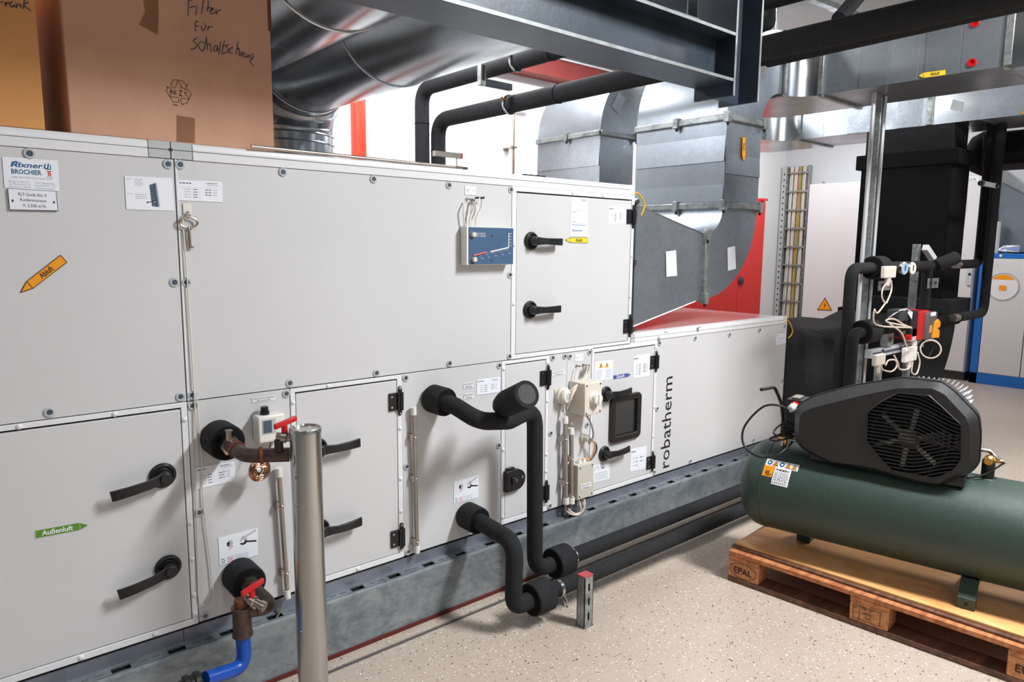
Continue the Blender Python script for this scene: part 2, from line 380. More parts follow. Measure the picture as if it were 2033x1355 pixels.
frame(1.944, 2.728, z1+.001, z2, 1.968, 2.709, 1.030, 1.722); dU = door(1.968, 2.709, 1.030, 1.722)
frame(UX0, .6285, z0, z1-.002, -.55, .611, .3, .994); dA = door(-.55, .611, .3, .994)
frame(.961, 1.400, z0, z1-.003, .977, 1.380, .3, .994); dB = door(.977, 1.380, .3, .994)
frame(1.895, 2.172, z0, z1-.003, 1.914, 2.154, .3, .994); dC = door(1.914, 2.154, .3, .994, gt=.005)
frame(2.453, 2.949, z0, 1.018, 2.467, 2.929, .3, .994); dD = door(2.467, 2.929, .3, .994)
# edge profiles
def edge(x0, x1, za, zh, ztop, name='edge_profile'):
    b = MB(); b.box(x0, x1, FY-.004, FY+.04, za, zh-.001, 'profile'); b.box(x0, x1, FY-.001, FY+.04, zh-.001, zh+.001, 'joint_gray')
    b.prism([(x0, FY-.004, zh+.001), (x0, FY-.004, ztop-.008), (x0, FY, ztop-.002), (x0, FY+.01, ztop), (x0, FY+.05, ztop), (x0, FY+.05, zh+.001)], (x1-x0, 0, 0), 'profile')
    return b.build(name, U, bevel=.001)
edge(UX0, .560, z2, 1.768, 1.792); edge(.683, 2.69, z2, 1.768, 1.792)
b = MB()
for xa, xb in ((.562, .620), (.623, .681)):
    b.box(xa, xb, FY-.0035, FY+.03, z2+.001, 1.767, 'joint_gray'); b.box(xa, xb, FY-.0035, FY+.03, 1.769, 1.791, 'joint_gray')
b.box(.6205, .6225, FY-.001, FY+.02, z2, 1.79, 'black'); b.box(.616, .627, FY-.0038, FY, 1.764, 1.772, 'black')
b.build('corner_joint', U)
MB().box(2.69, 2.726, FY-.004, FY+.04, z2, 1.792, 'profile').build('corner_piece', U, bevel=.003)
edge(2.76, 4.22, 1.019, 1.040, 1.064)
MB().box(4.222, 4.262, FY-.004, FY+.04, 1.019, 1.064, 'cream').build('corner_piece', U, bevel=.003)
MB().box(2.731, 2.758, FY-.0035, FY+.04, 1.019, 1.040, 'joint_gray').box(2.731, 2.758, FY-.0035, FY+.04, 1.042, 1.062, 'joint_gray').build('corner_joint', U)
MB().box(UX0, 2.72, FY+.04, 3.14, 1.765, 1.786, 'panel').build('roof_sheet', U, label='pale top sheet of the upper storey')
MB().box(2.735, 4.262, FY+.045, 3.14, 1.035, 1.060, 'unit_top').build('roof_sheet', U, label='glossy grey top sheet of the lower storey')
MB().box(2.71, 2.728, FY+.01, 3.12, 1.04, 1.77, 'galv').build('end_panel', U)
MB().box(4.262, 4.272, FY+.01, 3.12, z0, 1.05, 'galvpost').build('end_panel', U)
b = MB()
for px, py in ((1323, 660), (1390, 650), (1448, 640), (1500, 634)):
    p = onZ(px, py, 1.061); b.cyl((p.x, p.y, 1.059), (p.x, p.y, 1.063), .012, 'joint_gray', 12)
b.build('roof_rivets', U)
# bolts in the panels
def bolt():
    b = MB(); c = V((0, FY, 0))
    b.lathe(c, (0, -1, 0), [(-.001, .0145), (.0025, .0145), (.0045, .0125), (.0045, .0082), (.0012, .0078), (.0012, 0)], 'joint_gray', 20)
    b.lathe(c+V((0, -.0012, 0)), (0, -1, 0), [(0, .0074), (.0006, .0072), (.0006, .0035), (.0018, .0030), (.0018, 0)], 'socket', 12)
    return b
bp = [(58, 305), (333, 326), (357, 327), (561, 342), (741, 356), (891, 368), (1014, 377), (346, 561), (370, 561), (1012, 546), (98, 819), (358, 788), (381, 785), (382, 806), (575, 761), (747, 741), (892, 722), (1011, 708),
      (991, 726), (805, 751), (568, 782), (395, 1018), (407, 1223), (807, 927), (990, 885), (810, 1096), (1097, 711), (1121, 708), (1131, 708), (1170, 700), (1093, 861), (1091, 1005), (1165, 844), (1309, 682), (1304, 812), (1298, 938), (1380, 672), (1448, 665), (1508, 656), (1558, 648), (1370, 916), (1495, 875), (1553, 756)]
def spread(maker, name, parent, pts, org=(0, FY, 0)):
    """one mesh, built round org, shared by a part per point"""
    first = None
    for p in pts:
        if first is None: first = maker().build(name, parent); o = first
        else: o = dup(first, parent, (0, 0, 0))
        o.location = V((p.x, 0, p.z)) if org[1] == FY else V(p)
    return first
spread(bolt, 'panel_bolt', U, [f(*q) for q in bp])
def plug(): return MB().lathe((0, FY-.003, 0), (0, -1, 0), [(0, .0085), (.0015, .0082), (.004, .006), (.0052, .002), (.0053, 0)], 'profile', 16)
pl = [(0.5*(.611+.627), z) for z in (.955, .74, .62, .5, .38, .315)]+[(x, .29) for x in (.08, .30, .50)]+[(x, 1.001) for x in (.20, .43)]
pl += [(.969, z) for z in (.96, .62)]+[(1.39, z) for z in (.955, .80, .60, .47, .315)]+[(1.1, 1.001), (1.2, .29)]
pl += [(1.905, z) for z in (.975, .62, .315)]+[(2.163, z) for z in (.975, .8, .55, .47, .315)]+[(2.94, z) for z in (.975, .66, .5)]+[(2.718, z) for z in (1.45, 1.25)]+[(2.3, 1.731), (2.5, 1.731), (1.956, 1.5), (1.956, 1.25)]
spread(plug, 'rivet_plug', U, [V((x, FY, z)) for x, z in pl])
# hinges
def hinge(d, x, z):
    h = MB(); y = FY-.003
    h.box(x-.038, x-.004, y-.005, y, z-.034, z+.034, 'plastic'); h.box(x-.004, x+.020, y-.012, y, z-.033, z+.033, 'plastic')
    h.cyl((x+.012, y-.010, z-.035), (x+.012, y-.010, z+.035), .008, 'plastic', 14)
    for s in (-1, 1):
        h.box(x+.002, x+.017, y-.006, y, min(z+s*.03, z+s*.05), max(z+s*.03, z+s*.05), 'plastic')
        h.cyl((x+.0095, y-.004, z+s*.05), (x+.0095, y, z+s*.05), .0075, 'plastic', 12)
    o = h.build('hinge', d, bevel=.001); k = MB()
    for s in (-1, 1):
        k.cyl((x-.028, y-.0075, z+s*.020), (x-.028, y-.004, z+s*.020), .0042, 'steel', 10); k.cyl((x+.0095, y-.0075, z+s*.048), (x+.0095, y-.005, z+s*.048), .0035, 'steel', 10)
    k.v = k.v; h2 = k.build('hinge_screws', d); return o
for d, px, zs in ((dU, 2.709, (1.641, 1.106)), (dB, 1.380, (.908, .366)), (dC, 2.154, (.909, .372)), (dD, 2.929, (.903, .364))):
    for z in zs: hinge(d, px, z)
# lever handles
def handle(d, cx, cz, dx, dz, L):
    b = MB(); c = V((cx, FY-.002, cz))
    b.lathe(c, (0, -1, 0), [(0, .039), (.006, .039), (.011, .034), (.011, .029), (.007, .027), (.007, .022), (.02, .02), (.040, .0185), (.046, .016), (.046, 0)], 'plastic', 28)
    for k in range(6):
        a = k*PI/3; q = c+V((math.cos(a)*.031, -.0085, math.sin(a)*.031)); b.obox(q, (.0022*math.cos(a)*2, 0, .0022*math.sin(a)*2), (0, .003, 0), (-.0016*math.sin(a), 0, .0016*math.cos(a)), 'plastic')
    d_ = V((dx, 0, dz)).normalized(); n_ = V((-d_.z, 0, d_.x)); P = []
    for t, yy, hh in ((0, -.033, .019), (.18, -.038, .015), (.35, -.046, .0135), (.7, -.044, .0145), (.94, -.037, .0155), (1, -.033, .0155)):
        q = c+d_*L*t+V((0, yy, 0)); P += [q+n_*hh+V((0, .005, 0)), q+n_*hh-V((0, .005, 0)), q-n_*hh-V((0, .005, 0)), q-n_*hh+V((0, .005, 0))]
    fs = [(0, 1, 2, 3), (23, 22, 21, 20)]
    for k in range(5):
        for j in range(4): fs.append((k*4+j, k*4+(j+1) % 4, k*4+4+(j+1) % 4, k*4+4+j))
    b.add(P, fs, 'plastic'); return b.build('handle', d, bevel=.0015)
handle(dU, 2.052, 1.517, 1, -.02, .155); handle(dU, 2.050, 1.221, 1, -.01, .155)
p = f(322, 944); handle(dA, p.x, p.z, -1, -.17, .150); p = f(333, 1126); handle(dA, p.x, p.z, -1, -.21, .150)
handle(dB, 1.05, .783, 1, .02, .152); handle(dB, 1.05, .485, 1, .02, .152)
handle(dD, 2.555, .780, 1, .03, .155); handle(dD, 2.555, .480, 1, .03, .155)
# cam latches of the narrow door
for z in (.795, .478):
    b = MB(); q = [V((1.906, FY-.003, z-.047)), V((1.965, FY-.003, z-.047))]+[V((1.968+.05*math.sin(a), FY-.003, z-.047*math.cos(a)*1.0)) for a in [k*PI/10 for k in range(1, 10)]]+[V((1.965, FY-.003, z+.047)), V((1.906, FY-.003, z+.047))]
    b.prism(q, (0, -.022, 0), 'plastic'); b.box(1.935, 1.975, FY-.034, FY-.02, z-.016, z+.016, 'plastic'); b.cyl((1.956, FY-.037, z), (1.956, FY-.03, z), .008, 'socket', 12); b.cyl((2.0, FY-.0265, z+.004), (2.0, FY-.024, z+.004), .009, 'socket', 12)
    b.box(1.92, 1.96, FY-.018, FY-.003, z+.047, z+.058, 'plastic'); b.build('latch', dC, bevel=.004)
# inspection window in the right-hand door
def rrect(x0, x1, za, zb, r, y, n=6):
    out = []
    for cx, cz, a0 in ((x1-r, zb-r, 0), (x0+r, zb-r, 90), (x0+r, za+r, 180), (x1-r, za+r, 270)):
        out += [V((cx+r*math.cos(math.radians(a0+90*k/n)), y, cz+r*math.sin(math.radians(a0+90*k/n)))) for k in range(n+1)]
    return out
def ringframe(b, o, i, dy, m):
    n = len(o); vs = o+i+[p+V((0, dy, 0)) for p in o]+[p+V((0, dy, 0)) for p in i]; fs = []
    for k in range(n):
        j = (k+1) % n; fs += [(k, j, n+j, n+k), (2*n+k, 3*n+k, 3*n+j, 2*n+j), (k, 2*n+k, 2*n+j, j), (n+k, n+j, 3*n+j, 3*n+k)]
    return b.add(vs, fs, m)
b = ringframe(MB(), rrect(2.585, 2.817, .524, .762, .028, FY-.002), rrect(2.617, 2.785, .556, .730, .006, FY-.002), -.016, 'plastic'); wf = b.build('window_frame', dD, bevel=.004)
MB().box(2.610, 2.79, FY-.004, FY-.0025, .55, .736, 'glassdark').build('window_pane', dD, label='dark inspection window pane')
# ---------------------------------------------------------------- stickers and plates on the unit
def sticker(par, quad, m='paper', thick=.0006, name='sticker', plane=None, label=None):
    """quad: four photo points (tl, tr, br, bl) on the front face"""
    P = [plane(*q) if plane else f(*q, FY-.0014) for q in quad]; n = (P[1]-P[0]).cross(P[3]-P[0]).normalized()
    if n.dot(EYE-P[0]) < 0: n = -n
    o = MB().prism(P, n*thick, m).build(name, par, label=label); c = sum(P, V())/4
    return o, [p+n*(thick+.0004) for p in P]
class Print:
    """prints on a sticker: u, v in 0..1 from top-left"""
    def __init__(s, P): s.P = P; s.b = MB(); s.rt = (P[1]-P[0]); s.dn = (P[3]-P[0]); s.W = s.rt.length; s.H = s.dn.length
    def at(s, u, v): P = s.P; return P[0]*(1-u)*(1-v)+P[1]*u*(1-v)+P[2]*u*v+P[3]*(1-u)*v
    def bar(s, u, v, w_, h, m='ink'): s.b.poly([s.at(u, v), s.at(u+w_, v), s.at(u+w_, v+h), s.at(u, v+h)], m); return s
    def poly(s, pts, m): s.b.poly([s.at(*q) for q in pts], m); return s
    def line(s, pts, w_, m):
        for a, c in zip(pts, pts[1:]):
            A, C = s.at(*a), s.at(*c); d = (C-A); n = d.cross(s.rt.cross(s.dn)).normalized()*w_/2; s.b.poly([A-n, C-n, C+n, A+n], m)
        return s
    def text(s, t, u, v, h, m='ink', w_=None, al='L', bold=0, shear=0): s.b.text(t, s.at(u, v), s.rt.normalized(), -s.dn.normalized(), h*s.H, m, w_*s.W if w_ else None, al, bold, shear); return s
    def words(s, u, v, w_, h, m='ink', seed=1):
        r = random.Random(seed); x = u
        while x < u+w_-.01: l = min(r.uniform(.03, .09), u+w_-x); s.bar(x, v, l, h, m); x += l+.018
        return s
    def build(s, par, name='lettering'): return s.b.build(name, par, smooth=0)
def arrow(par, tail0, tail1, head1, head0, tip, m, edge_m, text, tm, plane=None, right=None, txt=(.12, .78, .56)):
    """pipe-marker arrow: tail corners, neck corners, tip (photo points)"""
    P = [plane(*q) if plane else f(*q, FY-.0014) for q in (tail0, tail1, head1, head0, tip)]
    n = (P[1]-P[0]).cross(P[3]-P[0]).normalized(); n = -n if n.dot(EYE-P[0]) < 0 else n
    o = MB().prism([P[0], P[1], P[2], P[4], P[3]], n*.0006, m).build('arrow_sticker', par)
    Q = [p+n*.001 for p in P]; b = MB()
    for a, c in ((0, 1), (1, 2), (2, 4), (4, 3), (3, 0), (2, 3)):
        d = (Q[c]-Q[a]).normalized(); s_ = d.cross(n)*(.0004 if edge_m == 'paper' else .0009); b.poly([Q[a]-s_, Q[c]-s_, Q[c]+s_, Q[a]+s_], edge_m)
    a0, a1, H = txt[0], txt[1], txt[2]
    L0, L1 = (Q[0]+Q[1])/2, (Q[2]+Q[3])/2
    if right == 'rev': L0, L1 = L1, L0
    rt = (L1-L0).normalized(); up = n.cross(rt); W = (L1-L0).length; h = (Q[0]-Q[1]).length*H
    b.text(text, L0+rt*W*a0-up*h*.45, rt, up, h, tm, W*(a1-a0), bold=.02)
    b.build('lettering', o, smooth=0); return o

# maker plate top-left
o, P = sticker(U, ((4, 311), (115, 319), (118, 380), (9, 373)), label='white maker sticker with blue and red lettering')
q = Print(P)
q.text('Rixner', .14, .30, .17, 'blueink', .58, bold=.02, shear=.3).text('B', .80, .52, .16, 'redink', .065, bold=.02).line([(.77, .37), (.89, .37)], .001, 'ink').line([(.77, .56), (.89, .56)], .001, 'ink')
q.line([(.14, .27), (.17, .14), (.25, .12), (.3, .2), (.2, .26)], .0016, 'blueink').line([(.76, .14), (.74, .28), (.80, .30), (.82, .12)], .003, 'blueink').line([(.85, .16), (.86, .30), (.80, .32)], .002, 'blueink')
q.text('BROCHIER', .14, .52, .155, 'blueink', .54, bold=.02).text('GEBR. BROCHIER Gebäudetechnik GmbH', .15, .655, .05, 'inklight', .72)
for k, (a, c) in enumerate((('Burgbernheim Str.', '91077 Neunkirchen'), ('Tel. 09134 / 99 77 - 0', 'Fax 09134/99 77 - 99'), ('Notdienst 0171 - 8581120', 'www.Rixner-Brochier'))):
    q.text(a, .08, .80+k*.085, .05, 'inklight', .38).text(c, .56, .80+k*.085, .05, 'inklight', .35)
q.build(o)
o, P = sticker(U, ((15, 375), (111, 381), (115, 419), (19, 417)), thick=.004, name='name_plate', label='engraved white plate below the maker sticker')
q = Print(P); q.text('RLT-Gerät Anl. 4', .20, .30, .16, 'ink', .58).text('Konferenzraum', .23, .56, .15, 'ink', .54).text('V: 2.500 m³/h', .27, .84, .16, 'ink', .48)
q.line([(0, 0), (0, 1)], .0012, 'black').line([(0, 1), (1, 1)], .002, 'black').line([(1, 0), (1, 1)], .0012, 'black')
for u in (.075, .93): q.poly([(u+.025*math.cos(a*PI/4), .56+.07*math.sin(a*PI/4)) for a in range(8)], 'socket')
q.build(o)
# lock instruction sticker
o, P = sticker(U, ((247, 349), (342, 354), (346, 419), (251, 416))); q = Print(P)
for k in range(4): q.words(.20, .08+.055*k, .17, .018, 'inklight', k)
q.words(.03, .08, .11, .018, 'inklight', 9).words(.04, .52, .11, .018, 'inklight', 8)
for k in range(3): q.words(.20, .53+.055*k, .24, .018, 'inklight', 20+k)
q.poly([(.50, .24), (.63, .17), (.67, .90), (.53, .88)], 'socket').poly([(.63, .17), (.66, .19), (.70, .88), (.67, .90)], 'inklight').line([(.42, .77), (.58, .73)], .0022, 'black').poly([(.41, .77), (.45, .74), (.45, .80)], 'black').bar(.55, .70, .05, .06, 'paper')
for u, v in ((.53, .27), (.61, .23), (.54, .46), (.62, .44), (.56, .65), (.64, .64), (.57, .85), (.65, .87)): q.bar(u, v, .015, .02, 'paper')
q.build(o)
def spec(quad, seed, brand=True, rows=4, par=U):
    o, P = sticker(par, quad); q = Print(P)
    q.words(.03, .12, .26, .045, 'ink', seed)
    if brand: q.text('robatherm', .62, .15, .09, 'ink', .26).words(.66, .2, .28, .03, 'inklight', seed+1)
    for k in range(rows):
        v = .42+k*.5/rows; q.words(.14, v, .14, .035, 'inklight', seed+k).bar(.33, v, .1, .03, 'ink')
        if k < rows-1: q.words(.60, v, .15, .035, 'ink', seed+k+7).bar(.78, v, .1, .03, 'inklight')
    q.line([(.03, .34), (.97, .34)], .0004, 'inklight').line([(.48, .40), (.48, .93)], .0004, 'inklight'); q.build(o); return o
spec(((353, 357), (441, 361), (442, 402), (354, 398)), 3)
spec(((384, 930), (466, 916), (467, 955), (386, 973)), 13)
spec(((947, 754), (994, 749), (992, 779), (946, 785)), 23)
spec(((1208, 410), (1243, 409), (1243, 444), (1208, 445)), 33, False, 5)
spec(((1540, 664), (1560, 662), (1560, 682), (1540, 686)), 43, False, 2)
spec(((1258, 707), (1291, 702), (1289, 747), (1257, 751)), 53, False, 6)
o = spec(((1253, 892), (1284, 886), (1281, 931), (1251, 937)), 63, False, 3)
# tall inspection sticker on the upper right door
o, P = sticker(U, ((1134, 391), (1167, 393), (1166, 470), (1133, 468))); q = Print(P)
for k in range(3): q.words(.08, .05+.025*k, .28, .008, 'inklight', k)
q.words(.58, .055, .36, .012, 'ink', 5).words(.58, .085, .36, .012, 'ink', 6)
for k in range(14): q.line([(.58, .14+k*.035), (.94, .14+k*.035)], .0003, 'inklight')
q.line([(.06, .33), (.94, .33)], .0008, 'ink').line([(.06, .68), (.94, .68)], .0008, 'ink').words(.06, .38, .26, .014, 'ink', 3).words(.06, .63, .24, .014, 'ink', 4).words(.06, .71, .86, .016, 'blueink', 8)
q.text('Rixner', .06, .89, .055, 'blueink', .68, bold=.02, shear=.3).line([(.86, .81), (.84, .9), (.92, .9), (.93, .82)], .001, 'blueink').build(o)
# warning / data sticker by the right-hand door
o, P = sticker(U, ((1181, 719), (1217, 715), (1216, 752), (1180, 757))); q = Print(P)
for u in (.33, .66): q.poly([(u-.11, .36), (u+.11, .35), (u, .08)], 'orange').bar(u-.02, .17, .04, .1, 'black')
for k in range(9): q.bar(.06, .46+k*.055, .32, .02, 'inklight').bar(.60, .45+k*.055, .34, .02, 'inklight')
q.build(o)
o, P = sticker(U, ((1178, 925), (1211, 918), (1210, 951), (1177, 959))); q = Print(P)
q.line([(.12, .3), (.14, .16), (.22, .1), (.3, .18), (.3, .3)], .0018, 'ink').bar(.5, .22, .16, .05, 'ink')
for k in range(5): q.bar(.08, .5+k*.09, .8, .03, 'inklight')
q.build(o)
# wrench stickers
for quad in (((433, 1069), (512, 1048), (512, 1103), (436, 1124)), ((901, 957), (950, 944), (950, 988), (901, 1001))):
    o, P = sticker(U, quad, label='white sticker with grey and black wrench picture'); q = Print(P)
    hexa = [(.28+.085*math.cos(a*PI/3+.3), .30+.13*math.sin(a*PI/3+.3)) for a in range(6)]; q.poly(hexa, 'joint_gray'); q.poly([(.24+.06*math.cos(a*PI/3), .32+.10*math.sin(a*PI/3)) for a in range(6)], 'profile')
    q.line([(.24, .52), (.36, .40)], .0022, 'redink')
    q.line([(.60, .24), (.95, .06)], .006, 'joint_gray').poly([(.53, .32), (.60, .14), (.70, .20), (.72, .32), (.64, .34), (.62, .26), (.57, .34)], 'joint_gray')
    q.line([(.67, .38), (.96, .46)], .0055, 'black').poly([(.53, .42), (.60, .48), (.68, .46), (.72, .36), (.66, .30), (.65, .38), (.60, .41), (.55, .38)], 'black')
    for k in range(3): q.words(.05, .78+k*.07, .1, .025, 'ink', k).words(.2, .78+k*.07, .14, .025, 'redink', k).words(.38, .78+k*.07, .36, .022, 'inklight', k)
    q.build(o)
# small tags
for quad, l1, l2 in (((( 500, 791), (546, 785), (547, 795), (501, 800)), '0722.ISP14.RLT.HZWR.FSW', 'DD-Frostwächter'), (((920, 761), (940, 758), (940, 769), (920, 772)), 'Vorlauf', 'Heizung'), (((921, 782), (940, 779), (940, 791), (921, 794)), 'Rücklauf', 'Heizung'), (((1096, 739), (1122, 734), (1122, 743), (1096, 748)), '0722.ISP14.RLT', 'DD-Ventilator ZU')):
    o, P = sticker(U, quad, 'profile'); Print(P).text(l1, .06, .44, .3, 'ink', .88).text(l2, .2, .88, .3, 'ink', .6).build(o)
o, P = sticker(U, ((923, 369), (945, 370), (945, 388), (923, 387))); Print(P).line([(.08, .5), (.42, .5)], .001, 'ink').line([(.25, .3), (.25, .75)], .001, 'ink').line([(.66, .52), (.94, .52)], .001, 'ink').build(o)
o, P = sticker(U, ((1142, 704), (1158, 702), (1158, 716), (1142, 718))); Print(P).line([(.08, .5), (.42, .5)], .001, 'ink').line([(.25, .3), (.25, .75)], .001, 'ink').line([(.66, .52), (.94, .52)], .001, 'ink').build(o)
# duct-flow arrows
arrow(U, (120, 507), (133, 521), (65, 573), (53, 559), (41, 581), 'orange', 'print', 'Abluft', 'print', right='rev', txt=(.30, .66, .62))
arrow(U, (70, 1054), (70, 1070), (159, 1053), (158, 1038), (176, 1043), 'green', 'paper', 'Außenluft', 'paper', txt=(.14, .84, .62))
arrow(U, (1166, 472), (1166, 483), (1132, 482), (1132, 472), (1122, 477), 'yellow2', 'print', 'Abluft', 'print', right='rev', txt=(.30, .70, .6))
arrow(U, (1217, 746), (1218, 754), (1247, 749), (1246, 741), (1252, 744), 'violet', 'paper', 'Zuluft', 'paper', txt=(.2, .76, .62))
# maker's name running up the panel
a, c = f(1328, 927, FY), f(1331, 748, FY)
b = MB().text('robatherm', V((a.x, FY-.0012, a.z)), (0, 0, 1), (-1, 0, 0), .082, 'black', c.z-a.z); b.build('maker_lettering', U, smooth=0, label='black maker lettering running up the panel')
# yellow earth wires at the unit ends, black latch strap on the roof
for pts in (((1257, 383), (1266, 384), (1275, 395), (1279, 410), (1273, 428)), ((1558, 632), (1567, 641), (1573, 655), (1571, 665), (1565, 672))):
    MB().tube(spline([f(*q, FY+.0) for q in pts]), .0042, 'yellowcable', 8).build('earth_wire', U)
p = onZ(1060, 349, 1.80); b = MB().box(p.x-.07, p.x+.07, p.y-.01, p.y+.02, 1.787, 1.797, 'plastic')
for k in range(4): b.box(p.x-.06+k*.035, p.x-.04+k*.035, p.y-.006, p.y+.01, 1.797, 1.803, 'plastic')
tag(b.build('cable_clip_strip'), 'small black clip strip lying on top of the upper storey', 'clip')
# ================================================================ PIPES AND FITTINGS IN FRONT OF THE UNIT
def sleeve(b, c, d, r, L, ri, m='foam', mi='foam_dark'):
    """soft foam collar: rounded shell and a recessed open face"""
    b.lathe(c, d, [(0, r*.93), (.006, r), (L-.01, r), (L-.003, r*.985), (L, r*.93)], m, 32)
    b.lathe(V(c)+V(d).normalized()*(L+.0002), d, [(0, r*.90), (.0006, r*.88), (.0006, ri*.9)], mi, 32); return b
# --- upper black line: collar on the unit, valve, drop, floor collar, floor run
T = thing('insulated_pipe', 'black insulated pipe with capped stub dropping from white unit to the rear floor run', 'pipe', (1.93, 2.1, .12))
sleeve(MB(), (1.538, FY-.004, .898), (.05, -1, -.02), .056, .088, .034).build('foam_collar', T)
p1 = [V((1.540, 2.20, .896)), V((1.560, 2.15, .885)), V((1.592, 2.045, .842)), V((1.76, 2.07, .812)), V((1.925, 2.10, .835)), V((1.937, 2.10, .123)), V((2.12, 2.10, .123))]
MB().tube(p1, .034, 'foam', 20, .075).build('pipe_run', T)
va = onY(996, 806, 2.06); vb = onY(1046, 783, 1.885); dv = (vb-va).normalized()
b = MB().lathe(va, dv, [(-.02, .03), (0, .040), (.03, .048), (.05, .0515), ((vb-va).length, .0515)], 'foam', 32); b.build('capped_stub', T)
MB().lathe(vb, dv, [(0, .038), (.0012, .037), (.0012, 0)], 'foam_gray', 28).build('stub_end', T, label='grey foam disc on the stub end')
sleeve(MB(), (2.135, 2.10, .123), (-1, 0, 0), .068, .095, .034).build('foam_collar', T)
MB().tube([(2.03, 2.10, .123), (4.3, 2.10, .123)], .034, 'foam', 20).build('floor_run', T)
b = MB()
for x in (2.165,): b.ring((x, 2.10, .123), (1, 0, 0), .036, .004, 'steel', 28, 6)
b.build('pipe_clamp', T)
# --- lower black line
T = thing('insulated_pipe', 'black insulated pipe from lower white panel dropping to the front floor run', 'pipe', (1.68, 1.94, .12))
sleeve(MB(), (1.706, FY-.004, .377), (-.03, -1, 0), .056, .09, .034).build('foam_collar', T)
MB().tube([V((1.704, 2.20, .377)), V((1.684, 1.94, .374)), V((1.68, 1.94, .112)), V((1.78, 1.94, .112))], .034, 'foam', 20, .07).build('pipe_run', T)
sleeve(MB(), (1.862, 1.94, .112), (-1, 0, 0), .066, .095, .034).build('foam_collar', T)
MB().tube([(1.76, 1.94, .112), (4.2, 1.94, .112)], .032, 'foam', 20).build('floor_run', T)
b = MB(); b.tube([(1.915, 1.94, .112), (1.93, 1.94, .112)], .0345, 'steel', 28); b.build('pipe_clamp', T, label='zinc clamp ring on the front floor run')
b = MB(); b.cyl((1.922, 1.94-.034, .09), (1.922, 1.94-.05, .075), .005, 'steel', 10); b.cyl((1.922, 1.94-.03, .07), (1.922, 1.94-.045, .05), .006, 'steel', 8); b.box(1.918, 1.926, 1.885, 1.915, .05, .054, 'steel'); b.build('clamp_screw', T)
# --- perforated post with red cap
P0 = onZ(1167, 1246, 0); T = thing('strut_post', 'short galvanised perforated post with red cap standing on the floor', 'post', (P0.x, P0.y, 0))
h = .212; s_ = .021; x0, x1, y0, y1 = P0.x-.024, P0.x+.024, P0.y-.002, P0.y+.04
b = MB().box(x0, x0+.003, y0, y1, 0, h, 'galvpost').box(x1-.003, x1, y0, y1, 0, h, 'galvpost').box(x0, x1, y1-.003, y1, 0, h, 'galvpost')
zs = [0, .030, .062, .092, .124, .152, .184, h]
for k in range(0, 7, 2): b.box(x0, x1, y0, y0+.003, zs[k], zs[k+1], 'galvpost')
for k in range(1, 6, 2): b.box(x0, x0+.019, y0, y0+.003, zs[k], zs[k+1], 'galvpost'); b.box(x1-.019, x1, y0, y0+.003, zs[k], zs[k+1], 'galvpost')
b.build('post_profile', T)
MB().box(x0-.001, x1+.001, y0-.001, y1+.001, h, h+.004, 'redcap').build('cap', T, label='dull red plastic cap')
MB().box(x0-.004, x1+.004, y0-.004, y1+.004, 0, .003, 'galvpost').build('foot_plate', T)
T = tag(MB().box(x0-.10, x0-.001, y1+.004, y1+.05, .0, .03, 'cabdark').build('rail_foot', bevel=.003), 'small dark foot block on the floor behind the red-capped post', 'block') if False else None
# --- galvanised tube standing in front
tx, ty, tr = .865, 1.95, .0455; tz = onY(606, 850, 1.95).z
T = thing('steel_tube', 'tall round galvanised steel tube with flat lid standing before the unit', 'tube', (tx, ty, 0))
MB().cyl((tx, ty, 0), (tx, ty, tz-.006), tr, 'tubesteel', 48).build('tube_shell', T)
b = MB().lathe((tx, ty, tz-.012), (0, 0, 1), [(0, tr+.0015), (.012, tr+.0015), (.014, tr), (.014, tr-.003), (.009, tr-.005), (.009, 0)], 'tubesteel', 48); b.build('lid', T)
for px, py in ((569, 949), (571, 1004), (573, 1134), (577, 1255)):
    z = onY(px, py, ty).z; a = math.radians(203); q = V((tx+math.cos(a)*tr, ty+math.sin(a)*tr, z))
    MB().lathe(q, (math.cos(a), math.sin(a), 0), [(0, .004), (.0022, .0035), (.003, .001)], 'screw', 12).build('tube_screw', T)
b = MB().ring((tx-.040, ty+.010, .868), (-.97, .24, 0), .026, .002, 'galvpost', 28, 6); b.build('inlet_ring', T)
# --- brown iron pipe, upper
T = thing('iron_pipe', 'brown iron pipe with elbow leaving the unit into the steel tube', 'pipe', (.716, 2.2, .883))
sleeve(MB(), (.716, FY-.004, .883), (0, -1, 0), .057, .088, .02).build('foam_collar', T)
b = MB().tube([(.718, 2.20, .881), (.722, 2.055, .872), (tx-.03, 2.00, .868)], .0215, 'browniron', 24, .055); b.build('elbow_run', T)
for c, d, r, L in (((.718, 2.185, .880), (.02, -1, -.05), .031, .022),): b = MB().cyl(c, V(c)+V(d).normalized()*L, r, 'nickel', 6); b.build('union_nut', T)
for c, d in (((.7205, 2.125, .8765), (.02, -1, -.04)), ((.758, 2.038, .8700), (1, -.35, 0))):
    MB().cyl(c, V(c)+V(d).normalized()*.010, .0262, 'rustring', 24).build('pipe_bead', T)
MB().cyl((.712, 2.16, .898), (.712, 2.16, .925), .008, 'nickel', 8).cyl((.712, 2.16, .925), (.712, 2.16, .931), .012, 'nickel', 6).build('vent_plug', T)
